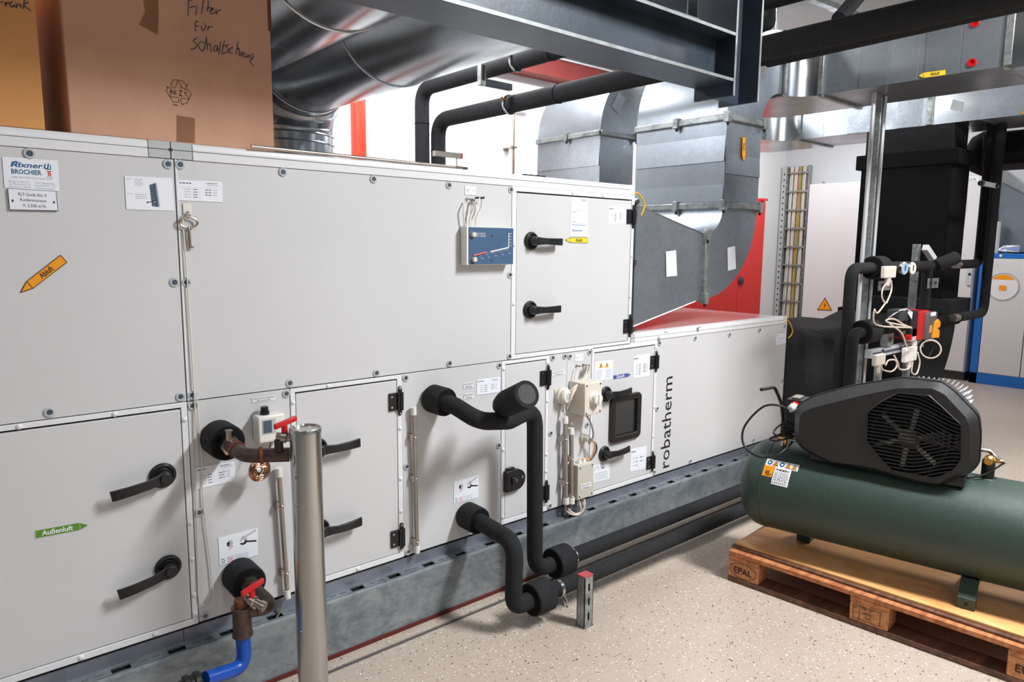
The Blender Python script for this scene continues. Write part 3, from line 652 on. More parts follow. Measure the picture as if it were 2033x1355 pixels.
def ball_valve(parent, c, ax, hd, tilt):
    """small drain valve: stub, body, bonnet, red T handle"""
    c = V(c); ax = V(ax).normalized(); b = MB()
    b.lathe(c, ax, [(0, .012), (.012, .012), (.014, .017), (.03, .018), (.034, .013), (.05, .013), (.052, .016), (.066, .016), (.066, 0)], 'nickel', 10); o = b.build('valve_body', parent)
    up = V(hd).normalized(); q = c+ax*.024; s_ = V(tilt).normalized()
    b = MB().cyl(q, q+up*.035, .009, 'redplastic', 12); b.obox(q+up*.042+s_*.004, s_*.036, up*.0075, ax.cross(up).cross(up).cross(up)*.0+V(s_).cross(up)*.007, 'redplastic'); b.build('valve_handle', parent, bevel=.002, label='red valve handle'); return o
q = onY(556, 878, 1.99); MB().tube([(q.x, 2.0, .885), (q.x, 2.0, q.z+.005)], .013, 'browniron', 16).build('valve_stub', T)
ball_valve(T, onY(549, 866, 2.0), (.75, -.55, -.12), (0, 0, 1), (1, .1, .22))
# --- brown iron pipe, lower with blue drop
T = thing('iron_pipe', 'brown iron pipe with tee and red valve low on the unit, feeding a blue pipe', 'pipe', (.7, 2.1, .3))
cC = f(473, 1139); sleeve(MB(), (cC.x, FY-.004, cC.z), (0, -1, 0), .057, .095, .02).build('foam_collar', T)
e1 = onY(537, 1197, 2.05); e0 = onY(480, 1215, 2.03)
MB().tube([(cC.x, 2.21, cC.z), (cC.x+.003, 2.12, cC.z-.004), (e1.x, 2.03, e1.z-.006), (e0.x, 2.03, e0.z)], .0215, 'browniron', 24, .05).build('elbow_run', T)
MB().cyl((cC.x, 2.185, cC.z), (cC.x, 2.160, cC.z), .030, 'browniron', 6).build('union_nut', T)
MB().cyl((e0.x+.040, 2.03, e0.z), (e0.x+.048, 2.03, e0.z), .0262, 'rustring', 24).build('pipe_bead', T)
z1_ = onY(481, 1262, 2.03).z; z0_ = onY(479, 1205, 2.03).z
b = MB().lathe((e0.x, 2.03, z1_), (0, 0, 1), [(0, .030), (.008, .030), (.009, .0275), (z0_-z1_-.006, .0275), (z0_-z1_-.005, .030), (z0_-z1_, .030)], 'browniron', 28); b.build('tee', T)
MB().cyl((e0.x, 2.03, z0_), (e0.x, 2.03, z0_+.022), .022, 'rustring', 8).build('tee_plug', T)
ball_valve(T, onY(488, 1187, 2.02), (.55, -.75, -.35), (-.05, 0, 1), (1, .1, .30))
T2 = thing('blue_pipe', 'glossy blue pipe bending down from the brown tee to a floor fitting', 'pipe', (e0.x, 2.03, 0))
bz = onY(483, 1325, 2.03).z; bl_ = onY(400, 1352, 1.99)
MB().tube([(e0.x, 2.03, z1_+.002), (e0.x+.003, 2.03, bz), (bl_.x+.01, 1.99, bl_.z)], .0215, 'bluepipe', 24, .055).build('pipe_run', T2)
b = MB(); c = V((bl_.x, 1.99, bl_.z)); dd = V((-1, 0, -.03)).normalized()
b.lathe(c, dd, [(0, .026), (.006, .031), (.018, .031), (.022, .026), (.03, .026), (.034, .031), (.046, .031), (.05, .022), (.07, .02), (.07, 0)], 'plastic', 24); b.build('coupling', T2, label='black ribbed coupling')
MB().tube([c+dd*.06, V((c.x-.16, 1.99, 0.03)), V((c.x-.30, 2.02, 0.02))], .018, 'browniron', 16, .03).build('pipe_end', T2)
# --- wall conduits with white end sleeves and clips
def conduit(px0, py0, px1, py1, y, r, label, clips=(.1, .5, .9), grp=None):
    a, c = onY(px0, py0, y), onY(px1, py1, y); t_ = thing('conduit', label, 'conduit', (c.x, y, c.z), grp); d = (a-c).normalized(); L = (a-c).length
    MB().cyl(c+d*.02, a-d*.02, r, 'conduit', 18).build('conduit_tube', t_)
    for q0, q1 in ((c, c+d*.03), (a, a-d*.03)): MB().cyl(q0, q1, r*1.35, 'whiteplastic', 18).build('end_sleeve', t_)
    for k in clips:
        q = c+d*(L*k); MB().box(q.x-r*1.9, q.x+r*.3, y-.004, FY-.001, q.z-.012, q.z+.012, 'conduit').ring(q, d, r+.001, .0022, 'conduit', 20, 5).build('pipe_clip', t_)
conduit(821, 809, 828, 1098, 2.26, .0085, 'grey conduit between the hinged door and the black pipe collars', (.08, .52, .80))
conduit(553, 930, 571, 1188, 2.26, .0085, 'grey conduit partly hidden behind the steel tube', (.2, .72))
T = thing('drain_hose', 'thin grey drain hose slanting from the steel tube to the rail slot', 'hose', f(560, 1200)); MB().tube([onY(570, 1183, 2.262), onY(566, 1188, 2.262), onY(556, 1215, 2.262), onY(545, 1235, 2.258)], .004, 'conduit', 8).build('hose', T)
# --- frost thermostat
def box_px(x0, y0, x1, y1, dep, m, name, par=None, bev=.004, label=None, back=FY):
    """box standing on the front face; the photo points are corners of its FRONT"""
    a, c = onY(x0, y0, back-dep), onY(x1, y1, back-dep)
    return MB().box(a.x, c.x, back-dep, back-.002, c.z, a.z, m).build(name, par, bevel=bev, label=label), a, c
T = thing('thermostat', 'small white frost thermostat with dark window and coiled copper capillary', 'thermostat', f(530, 870))
o, a, c = box_px(512, 829, 567, 874, .055, 'whiteplastic', 'housing', T, .006)
MB().box(a.x+.012, c.x-.032, FY-.0562, FY-.055, c.z+.030, a.z-.012, 'joint_gray').box(a.x+.016, c.x-.045, FY-.0568, FY-.0562, c.z+.034, a.z-.016, 'socket').build('scale_window', T)
b = MB().cyl((a.x+.032, FY-.03, a.z), (a.x+.032, FY-.03, a.z+.012), .016, 'plastic', 8).cyl((a.x+.032, FY-.03, a.z+.012), (a.x+.032, FY-.03, a.z+.026), .013, 'plastic', 8); b.build('cable_gland', T, bevel=.001)
MB().tube(spline([(a.x+.05, FY-.03, c.z), (a.x+.045, FY-.03, c.z-.02), (a.x+.03, FY-.04, c.z-.045), (a.x+.02, FY-.06, c.z-.06)]), .002, 'cable_black', 6).build('sensor_wire', T)
c = onY(515, 934, 2.20); b = MB()
for k in range(16):
    a = (k-7.5)/7.5; R_ = .034*math.sqrt(1-a*a*.80); b.tube([c+V((R_*math.cos(t)+a*.006, a*.022, R_*.92*math.sin(t)+.004*math.sin(3*t+k))) for t in [2*PI*i/28 for i in range(28)]], .0024, 'copper', 6, closed=True)
b.tube(spline([c+V((.005, 0, .03)), c+V((.01, .02, .055)), c+V((.015, .03, .08))]), .002, 'copper', 6)
o = b.build('capillary_coil', T, label='ball of coiled copper capillary tube'); o['kind'] = 'stuff'
# --- thin clear hose hanging in a loop down the seam
pts = [(362, 428), (372, 560), (381, 700), (388, 830), (389, 950), (392, 1100), (394, 1180), (399, 1198), (409, 1205), (419, 1200), (423, 1185), (418, 1120), (405, 1010), (400, 920), (397, 860), (391, 790)]
tag(MB().tube(spline([onY(x, y, FY-.008) for x, y in pts], 6), .0022, 'hose', 8).build('clear_hose'), 'thin clear hose hanging in a long loop down the panel seam', 'hose')
# --- hook and key
T = thing('wall_hook', 'small white adhesive hook on the upper panel holding the key', 'hook', f(371, 417)); k0, k1 = f(362, 404), f(380, 427)
MB().box(k0.x, k1.x, FY-.004, FY-.0015, k1.z, k0.z, 'whiteplastic').build('hook_plate', T, bevel=.002); q = f(371, 424)
MB().tube([(q.x, FY-.004, q.z+.006), (q.x, FY-.012, q.z-.002), (q.x, FY-.014, q.z+.006)], .0016, 'steel', 8).build('hook', T)
T = thing('door_key', 'metal square key with oval ring hanging from the white hook', 'key', f(374, 450)); c = onY(374, 442, FY-.012)
b = MB().tube([c+V((.026*math.cos(t_), 0, .0155*math.sin(t_))) for t_ in [2*PI*i/36 for i in range(36)]], .0031, 'nickel', 8, closed=True); b.build('key_bow', T)
e_ = onY(377, 492, FY-.010); MB().tube([c-V((0, 0, .013)), e_], .0052, 'nickel', 8).obox(e_+V((.004, 0, .002)), (.007, 0, 0), (0, .003, 0), (0, 0, .004), 'nickel').build('key_shank', T, bevel=.0008)
MB().ring(c+V((0, 0, .022)), (1, .3, 0), .010, .001, 'nickel', 20, 5).build('key_ring', T)
# --- inclined manometer
T = thing('manometer', 'blue and white inclined manometer with red fluid scale beside the upper door', 'manometer', f(970, 490))
dp = .045; a, c = onY(929, 451, FY-dp), onY(1018, 524, FY-dp)
MB().box(a.x-.006, c.x+.003, FY-dp, FY-.0035, c.z-.003, a.z+.003, 'whiteplastic').build('housing', T, bevel=.002)
MB().box(a.x+.003, c.x, FY-dp-.002, FY-dp+.001, c.z, a.z, 'manoblue').build('face_plate', T, label='blue printed face plate')
W_, H_ = c.x-a.x-.003, a.z-c.z; O = V((a.x+.003, FY-dp-.0026, a.z)); at = lambda u, v: O+X3*(u*W_)-Z3*(v*H_)
b = MB().text('MANOMETER', at(.15, .19), X3, Z3, H_*.045, 'profile', W_*.21).text('HM 25050', at(.15, .255), X3, Z3, H_*.045, 'profile', W_*.21)
for k in range(21):
    u = .24+k*.031; v = .745-(u-.1)*.235; b.poly([at(u, v+.02), at(u+.004, v+.02), at(u+.008, v+(.08 if k % 5 == 0 else .045)), at(u+.004, v+(.08 if k % 5 == 0 else .045))], 'profile')
for k, t_ in enumerate(('0 Pa', '50', '100', '150', '200')): b.text(t_, at(.27+k*.155, .86-k*.036), X3, Z3, H_*.035, 'profile')
for k in range(5): b.poly([at(.905, .14+k*.085), at(.965, .145+k*.085), at(.965, .155+k*.085), at(.905, .15+k*.085)], 'profile')
b.build('scale_lettering', T, smooth=0)
MB().tube([at(.47, .665), at(.885, .545), at(.885, .14)], .0028, 'profile', 8, .004).build('scale_tube', T)
MB().tube([at(.10, .765), at(.38, .675)], .0036, 'redplastic', 8).build('fluid_tube', T, label='red fluid part of the sloping tube')
for u, v in ((.08, .20), (.10, .87)): q = at(u, v); MB().lathe(q, (0, -1, 0), [(0, .0105), (.012, .010), (.014, .008), (.014, 0)], 'cream', 14).build('knob', T)
for u, v in ((.51, .22), (.51, .885)): q = at(u, v); MB().lathe(q, (0, -1, 0), [(0, .004), (.003, .0035), (.003, 0)], 'steel', 10).build('face_screw', T)
def hoses(par, lines, y=FY-.02, r=.0032, m='hose', nm='hose'):
    for L_ in lines: MB().tube(spline([onY(px, py, yy) for px, py, yy in L_]), r, m, 8).build(nm, par)
hoses(T, [((924, 399, FY-.012), (920, 415, FY-.02), (921, 435, FY-.02), (924, 451, FY-.02)), ((938, 398, FY-.012), (936, 415, FY-.02), (935, 435, FY-.02), (932, 451, FY-.02)), ((944, 395, FY-.03), (940, 415, FY-.026), (934, 432, FY-.024), (932, 450, FY-.022)), ((957, 395, FY-.03), (955, 412, FY-.026), (946, 432, FY-.024), (944, 450, FY-.022))])
for px, py, m_ in ((926, 396, 'steel'), (937, 398, 'socket')):
    q = f(px, py); MB().lathe(q, (.3, -1, 0), [(0, .007), (.004, .007), (.005, .004), (.018, .004)], m_, 10).build('nipple', T)
for px, py in ((947, 393), (958, 393)):
    q = onY(px, py, FY-.03); MB().cyl(q-V((.008, 0, .001)), q+V((.008, 0, .001)), .0045, 'black', 10).build('hose_cap', T)
# --- pressure gauge switch (round), isolator, junction box, conduits of the fan section
T = thing('pressure_switch', 'round cream pressure switch dial on a square bracket left of the isolator', 'pressure switch', f(1112, 786)); q = f(1110, 785)
MB().box(q.x-.032, q.x+.032, FY-.006, FY-.0015, q.z-.032, q.z+.032, 'cream').build('bracket', T, bevel=.004)
c = q+V((.008, 0, 0)); MB().lathe(c, (0, -1, 0), [(.004, .040), (.025, .040), (.028, .034), (.045, .033), (.048, .030)], 'cream', 28).build('housing', T)
MB().lathe(c+V((0, -.047, 0)), (0, -1, 0), [(0, .030), (.006, .027), (.008, .02), (.008, 0)], 'gaugeface', 24).build('dial', T)
MB().lathe(c+V((0, -.055, 0)), (0, -1, 0), [(0, .017), (.001, .016), (.001, .008)], 'joint_gray', 20).build('dial_ring', T)
MB().tube([c+V((-.005, -.02, -.038)), c+V((-.002, -.02, -.075))], .006, 'cream', 10).build('cable_gland', T)
T = thing('isolator_switch', 'grey box with round rotary isolator switch left of the window door', 'switch', f(1165, 800))
o, a, c = box_px(1162, 763, 1194, 820, .105, 'cream', 'housing', T, .004, label='cream switch box'); zc = (a.z+c.z)/2
xm = (a.x+c.x)/2; q = V((xm+.006, FY-.105, zc)); MB().lathe(q, (0, -1, 0), [(0, .034), (.004, .034), (.006, .028), (.028, .026), (.03, .023), (.03, 0)], 'whiteplastic', 28).build('rotary_knob', T)
MB().box(q.x-.006, q.x+.006, q.y-.036, q.y-.028, q.z-.024, q.z+.024, 'whiteplastic').build('knob_bar', T, bevel=.002)
for sx, sz in ((-1, -1), (1, 1), (-1, 1), (1, -1)): MB().cyl((xm+sx*(c.x-a.x)*.40, FY-.105, zc+sz*(a.z-c.z)*.43), (xm+sx*(c.x-a.x)*.40, FY-.107, zc+sz*(a.z-c.z)*.43), .004, 'black', 10).build('cover_screw', T)
for dx in (-.022, .018): MB().lathe((xm+dx, FY-.05, c.z), (0, 0, -1), [(0, .012), (.008, .012), (.009, .009), (.022, .008)], 'cream', 12).build('cable_gland', T)
gx, gz = xm+.018, c.z-.02
T = thing('junction_box', 'square grey junction box with cable glands under the isolator', 'junction box', f(1160, 950))
o, a, c = box_px(1148, 926, 1178, 984, .065, 'graybox', 'housing', T, .003); xm2 = (a.x+c.x)/2
o2, P = sticker(T, ((1153, 963), (1174, 957), (1174, 966), (1153, 973)), 'profile', plane=lambda x, y: onY(x, y, FY-.066)); Print(P).text('0722.ISP14', .08, .5, .3, 'ink', .8).text('Reparatur', .2, .9, .25, 'ink', .6).build(o2)
for u, v in ((.12, .08), (.88, .08), (.12, .92), (.88, .92)): MB().cyl((a.x+(c.x-a.x)*u, FY-.065, c.z+(a.z-c.z)*v), (a.x+(c.x-a.x)*u, FY-.067, c.z+(a.z-c.z)*v), .0035, 'black', 10).build('cover_screw', T)
for dx in (-.016, .014): MB().lathe((xm2+dx, FY-.035, a.z), (0, 0, 1), [(0, .012), (.007, .012), (.008, .009), (.02, .008)], 'whiteplastic', 12).build('cable_gland', T)
for dx in (-.016, .014): MB().lathe((xm2+dx, FY-.035, c.z), (0, 0, -1), [(0, .010), (.02, .008), (.045, .006)], 'whiteplastic', 12).build('cable_gland', T)
q = f(1156, 869); T = thing('cable_gland', 'grey cable entry gland on the panel under the isolator', 'gland', q); MB().lathe(q, (.2, -1, 0), [(0, .022), (.012, .022), (.014, .018), (.038, .016), (.04, .010)], 'graybox', 18).build('gland_body', T)
T = thing('fan_cables', 'grey and cream cables linking isolator, gland and junction box', 'cable', q)
g1 = q+V((.008, -.04, 0))
MB().tube(spline([(gx, FY-.05, gz), (gx+.028, FY-.055, gz-.05), (gx+.035, FY-.06, gz-.10), (gx+.015, FY-.055, gz-.135), g1]), .0045, 'conduit', 8).build('cable', T)
MB().tube(spline([g1, g1+V((.035, -.01, -.03)), g1+V((.045, 0, -.075)), g1+V((.005, .005, -.11)), (xm2+.014, FY-.035, a.z+.02)]), .0045, 'darkgray', 8).build('cable', T)
MB().tube(spline([g1, g1+V((.018, -.015, -.02)), g1+V((.022, -.01, -.065)), g1+V((-.005, .0, -.10)), (xm2-.016, FY-.035, a.z+.02)]), .004, 'cable_orange', 8).build('cable', T)
conduit(1122, 828, 1124, 1001, 2.245, .0105, 'left one of two grey cable conduits beside the junction box', (.25, .75))
conduit(1134, 850, 1135, 1000, 2.24, .0105, 'right one of two grey cable conduits beside the junction box', (.1, .6))
T = thing('loose_cables', 'bundle of cream control cables looping below and above the two conduits', 'cable', f(1130, 1010))
hoses(T, [((1122, 1000, 2.245), (1123, 1012, 2.25), (1125, 1024, 2.26), (1124, 1032, 2.262)), ((1135, 999, 2.24), (1132, 1012, 2.25), (1128, 1024, 2.26), (1125, 1032, 2.262))], r=.0055, m='conduit', nm='cable')
hoses(T, [((1149, 990, 2.24), (1152, 1004, 2.23), (1153, 1016, 2.23), (1145, 1021, 2.235), (1134, 1017, 2.24), (1128, 1010, 2.25)), ((1159, 986, 2.24), (1161, 1002, 2.22), (1157, 1015, 2.22), (1147, 1023, 2.23), (1133, 1021, 2.24), (1126, 1016, 2.25)), ((1120, 812, 2.25), (1121, 820, 2.245), (1122, 829, 2.245)), ((1135, 840, 2.24), (1138, 844, 2.24), (1143, 832, 2.235), (1152, 826, 2.23)), ((1126, 812, 2.24), (1134, 790, 2.22), (1148, 765, 2.23), (1165, 745, 2.25)), ((1130, 778, 2.23), (1142, 768, 2.22), (1155, 758, 2.24), (1170, 744, 2.25)), ((1133, 790, 2.22), (1139, 774, 2.22), (1158, 756, 2.23), (1161, 748, 2.25))], r=.0042, m='cable_cream', nm='cable')
T = thing('test_nipples', 'pair of metal pressure nipples under the plus-minus tag on the lower unit', 'nipple', f(1152, 726))
for px, py in ((1144, 727), (1157, 725)): q = f(px, py); MB().lathe(q, (.4, -1, 0), [(0, .007), (.005, .007), (.006, .004), (.022, .004)], 'nickel', 10).build('nipple', T)
hoses(T, [((1146, 729, FY-.02), (1142, 745, FY-.02), (1140, 765, FY-.02), (1139, 790, FY-.02)), ((1160, 728, FY-.02), (1166, 736, FY-.03), (1168, 744, FY-.03))], r=.0025)
b = MB()
for k in range(4): q = onY(1160+k*3, 742-k*2, 2.25); b.cyl(q, q+V((.012, 0, .03)), .005, 'cream' if k % 2 else 'conduit', 8)
tag(b.build('terminal_cluster'), 'small cluster of cream cable terminals left of the window door', 'terminals')
# ================================================================ CARDBOARD BOXES ON TOP
TZ = 1.7925
def carton(x0, x1, y0, y1, zt, m, label):
    t_ = thing('cardboard_box', label, 'cardboard box', ((x0+x1)/2, (y0+y1)/2, TZ)); th = .005
    MB().box(x0, x1, y0, y0+th, TZ, zt, m).build('front_wall', t_, bevel=.003); MB().box(x0, x1, y1-th, y1, TZ, zt, m).build('back_wall', t_)
    MB().box(x0, x0+th, y0+th, y1-th, TZ, zt, m).build('side_wall', t_, bevel=.002); MB().box(x1-th, x1, y0+th, y1-th, TZ, zt, m).build('side_wall', t_)
    MB().box(x0+th, x1-th, y0+th, y1-th, TZ, TZ+th, m).build('bottom', t_)
    return t_
T1 = carton(-.42, .314, 2.287, 2.80, 2.36, 'card_orange', 'orange-brown cardboard box at the far left on the unit roof')
tl = onY(74, 0, 2.287); 
T2 = carton(.374, .943, 2.295, 2.82, 2.262, 'card', 'large brown cardboard box marked Filter für Schaltschrank on the unit roof')
MB().box(.374, .943, 2.295, 2.56, 2.262, 2.266, 'card').build('top_flap', T2); MB().box(.374, .943, 2.565, 2.82, 2.262, 2.267, 'card').build('top_flap', T2)
b = MB().box(.936, .9475, 2.293, 2.35, 2.165, 2.262, 'card_in'); b.build('torn_corner', T2, bevel=.002, label='dark torn corner flap')
MB().poly([onY(351, 229, 2.2942), onY(387, 235, 2.2942), onY(387, 284, 2.2942), onY(351, 281, 2.2942)], 'tape').build('tape', T2, smooth=0, label='darker strip of packing tape')
b = MB().poly([onY(285, 0, 2.2938), onY(314, 0, 2.2938), onY(315, 30, 2.2938), onY(313, 69, 2.2938), onY(276, 49, 2.2938), onY(288, 24, 2.2938)], 'tape'); b.build('tape', T2, smooth=0)
def strokes(par, segs, sc, ox, oy, y, w_=.0012, m='marker', nm='handwriting'):
    b = MB()
    for s_ in segs:
        P = spline([onY(ox+px*sc, oy+py*sc, y) for px, py in s_], 4)
        b.tube(P, w_, m, 5)
    o = b.build(nm, par); o['kind'] = 'stuff'; return o
S = 200/1936
HW = [  # Filter
 [(235, -40), (232, 100), (222, 300)], [(235, 10), (330, -10)], [(262, 148), (330, 130), (395, 140), (372, 290)], [(525, -20), (505, 130), (485, 272)], [(612, 10), (612, 120), (590, 222)], [(565, 160), (680, 148)],
 [(650, 222), (690, 190), (712, 160), (672, 180), (645, 240), (690, 270), (745, 235)], [(765, 180), (765, 270), (810, 205), (865, 190)],
 # Für
 [(375, 415), (362, 500), (368, 605)], [(365, 415), (430, 420)], [(370, 505), (430, 500)], [(490, 500), (492, 580), (535, 575), (568, 500), (560, 470)], [(510, 430), (520, 440)], [(555, 428), (565, 438)], [(620, 505), (600, 580), (630, 520), (700, 515)],
 # Schaltschrank
 [(398, 720), (330, 790), (390, 850), (400, 890), (330, 945), (275, 945)], [(540, 830), (470, 800), (425, 860), (470, 965), (520, 975), (548, 880), (580, 710)], [(580, 710), (590, 850), (598, 955)], [(600, 860), (650, 850), (672, 1010)],
 [(790, 880), (740, 890), (720, 975), (770, 970), (795, 890), (800, 990)], [(850, 795), (835, 920), (815, 1045)], [(925, 780), (900, 900), (880, 1030), (960, 1015)], [(870, 895), (945, 880)], [(1010, 860), (950, 880), (1005, 950), (965, 1010)],
 [(1095, 920), (1040, 930), (1020, 1010), (1080, 1025)], [(1190, 800), (1170, 920), (1145, 1045)], [(1160, 960), (1210, 930), (1205, 1080)], [(1245, 1000), (1250, 1085), (1275, 1010), (1310, 1005)], [(1345, 1035), (1300, 1045), (1295, 1095), (1335, 1085), (1350, 1110)], [(1370, 1050), (1370, 1110), (1400, 1060), (1425, 1060), (1415, 1120)],
 [(1475, 1020), (1470, 1100), (1425, 1165)], [(1480, 1110), (1420, 1165), (1440, 1215), (1490, 1275)]]
strokes(T2, HW, S, 350, 0, 2.2945)
strokes(T1, [[(-5, -4), (-3, 5), (6, 3)], [(10, 4), (11, 12), (14, 5), (19, 6)], [(24, 3), (19, 8), (22, 14), (28, 10), (28, 14)], [(32, 6), (32, 15), (37, 9), (41, 10), (41, 16)], [(49, -5), (46, 18)], [(57, 4), (47, 10), (62, 22)]], 1, 0, 0, 2.2865, .0012)
# recycling mark printed on the box
S = 120/1016; Q = lambda pts: [onY(300+x*S, 130+y*S, 2.2943) for x, y in pts]; b = MB()
for s_ in ([(325, 330), (378, 240), (455, 245), (400, 385), (330, 335)], [(455, 245), (530, 262), (590, 335), (618, 320), (575, 388), (495, 375), (515, 355), (458, 265)], [(560, 410), (620, 400), (675, 490), (640, 570), (600, 495)], [(640, 570), (520, 550), (490, 590), (530, 668), (535, 645), (600, 640), (640, 575)],
           [(455, 540), (325, 528), (365, 612), (465, 620), (465, 545)], [(325, 528), (310, 525), (258, 425), (285, 375), (255, 355), (350, 382), (345, 395)], [(310, 525), (335, 485)]):
    P = Q(s_)
    for a, c in zip(P, P[1:]): d = (c-a).normalized(); n = V((-d.z, 0, d.x))*.0007; b.poly([a-n, c-n, c+n, a+n], 'print')
for t_, x, y, hh, ww in (('RE', 318, 470, .011, .0185), ('Z', 468, 510, .0175, .010), ('Y', 555, 498, .011, .0085), ('9084', 362, 668, .004, .015)):
    q = Q([(x, y)])[0]; b.text(t_, q, X3-Z3*.06, Z3, hh, 'print', ww, bold=.015)
o = b.build('recycling_mark', T2, smooth=0); o['kind'] = 'stuff'
# thin steel rod lying along the roof edge
a, c = onZ(560, 297, 1.7985), onZ(905, 333, 1.7985)
T = thing('steel_rod', 'thin steel rod lying along the roof edge of the unit', 'rod', c); MB().cyl((a.x-.1, a.y, 1.7985), (c.x, c.y, 1.7985), .006, 'nickel', 12).build('rod', T); MB().cyl((c.x, c.y, 1.798), (c.x+.03, c.y, 1.798), .008, 'nickel', 6).cyl((c.x+.035, c.y, 1.798), (c.x+.055, c.y, 1.798), .007, 'socket', 6).build('rod_end', T)
# ================================================================ OVERHEAD STEEL
T = thing('steel_beam', 'heavy dark grey steel beam crossing overhead from the left to the post', 'beam', (1, 1.88, 2.2))
bx0, bx1 = -1.6, 2.755
MB().box(bx0, bx1, 1.78, 1.98, 2.200, 2.214, 'beam').build('flange', T, bevel=.002); MB().box(bx0, bx1, 1.78, 1.98, 2.386, 2.400, 'beam').build('flange', T, bevel=.002)
MB().box(bx0, bx1, 1.875, 1.885, 2.214, 2.386, 'beam').build('web', T)
b = MB().box(bx0, bx1, 1.7795, 1.7802, 2.2008, 2.2132, 'beam_edge').box(bx0, bx1, 1.7795, 1.7802, 2.3868, 2.3992, 'beam_edge'); b.build('pale_edges', T, label='paler flange edges')  # thin facings give the flange edges a paler colour than the beam
T = thing('steel_post', 'dark grey steel post hanging at the end of the overhead beam', 'post', (2.86, 1.88, 2.145))
zb = 2.143
MB().box(2.757, 2.771, 1.78, 1.98, zb, ZC, 'beam').build('flange', T, bevel=.002); MB().box(2.949, 2.963, 1.78, 1.98, zb, ZC, 'beam').build('flange', T, bevel=.002)
MB().box(2.771, 2.949, 1.875, 1.885, zb, ZC, 'beam').build('web', T)
MB().box(2.7577, 2.7703, 1.7793, 1.7802, zb, ZC, 'beam_edge').box(2.9497, 2.9623, 1.7793, 1.7802, zb, ZC, 'beam_edge').build('pale_edges', T, label='paler flange edges')  # same paler facing colour on the post's flange edges
T = thing('cross_beam', 'short dark steel beam seated on top of the overhead beam', 'beam', (2.35, 2.5, 2.402))
MB().box(2.36, 2.52, 1.80, 2.12, 2.4025, 2.414, 'beam').build('flange', T); MB().box(2.435, 2.445, 1.80, 2.12, 2.414, 2.60, 'beam').build('web', T); MB().box(2.36, 2.52, 1.80, 2.12, 2.60, 2.612, 'beam').build('flange', T)
# ================================================================ ROUND DUCTS
def rduct(xc, zc, r, yc, y_end, label, seams):
    T = thing('round_duct', label, 'air duct', (xc, yc, 0), 'round galvanised ducts')
    segs = []; R = .10+r; zb_ = zc-R; n = 4
    MB().cyl((xc, yc, 0), (xc, yc, zb_), r, 'galvround', 64).build('vertical_duct', T)
    P = [V((xc, yc-R+R*math.cos(a), zb_+R*math.sin(a))) for a in [k*PI/2/(2*n) for k in range(2*n+1)]]
    # gored elbow: straight segments between mitre planes
    rings = []
    for k in range(n+2):
        a = 0 if k == 0 else (PI/2 if k == n+1 else (k-.5)*PI/2/n)
        th = a; cen = V((xc, yc-R, zb_)); rings.append([cen+V((r*math.cos(t), (R-r*math.sin(t)*-1)*math.cos(th)*1.0, (R+r*math.sin(t))*math.sin(th))) for t in [2*PI*i/64 for i in range(64)]])
    vs = [p for rg in rings for p in rg]; N = 64
    MB().add(vs, [(k*N+j, k*N+(j+1) % N, (k+1)*N+(j+1) % N, (k+1)*N+j) for k in range(n+1) for j in range(N)], 'galvround').build('elbow', T, smooth=14)
    for k in range(n+2):
        MB().tube(rings[k], .006, 'galvround', 6, closed=True).build('elbow_seam', T)
    MB().cyl((xc, yc-R, zc), (xc, y_end, zc), r, 'galvround', 64).build('horizontal_duct', T)
    for y in seams: MB().ring((xc, y, zc), (0, 1, 0), r+.002, .005, 'galvround', 64, 6).build('duct_seam', T)
    MB().ring((xc, yc, zb_-.05), (0, 0, 1), r+.002, .006, 'galvround', 64, 6).build('duct_seam', T)
rduct(1.85, 2.55, .30, 4.35, 2.04, 'big round galvanised duct on the right of the pair, bending down behind the unit', (3.05,))
rduct(1.226, 2.55, .30, 4.35, 2.04, 'big round galvanised duct on the left of the pair, above the cardboard box', (2.42,))
# ================================================================ RECTANGULAR DUCTS
def flange_bars(par, pts, m='galvpost', w_=.017):
    """slip-on frame round a duct: closed loop of square bars through the 4 corner points"""
    for i in range(len(pts)):
        a, c = V(pts[i]), V(pts[(i+1) % len(pts)]); d = (c-a).normalized(); o_ = [q for q in (X3, Y3, Z3)]
        u, v_ = perp(d); b = MB().obox((a+c)/2, (c-a)/2, u*w_, v_*w_, m)
        b.build('joint_bar', par, bevel=.003)
def clip(par, c, ax):
    c = V(c); MB().obox(c, X3*.018, Y3*.018, Z3*.03, 'galvpost').obox(c-V((.006, .006, .035)), X3*.006, Y3*.006, Z3*.012, 'black').build('flange_clamp', par, bevel=.002)
def arc(cx, cz, r, a0, a1, n=12): return [(cx+r*math.cos(math.radians(a0+(a1-a0)*k/n)), cz+r*math.sin(math.radians(a0+(a1-a0)*k/n))) for k in range(n+1)]
def elbow_xz(par, cx, cz, ri, ro, a0, a1, y0, y1, name='duct_elbow'):
    p = arc(cx, cz, ro, a0, a1, 18)+arc(cx, cz, ri, a1, a0, 18); b = MB().prism([V((x, y0, z)) for x, z in p], (0, y1-y0, 0), 'galv'); return b.build(name, par, smooth=30)
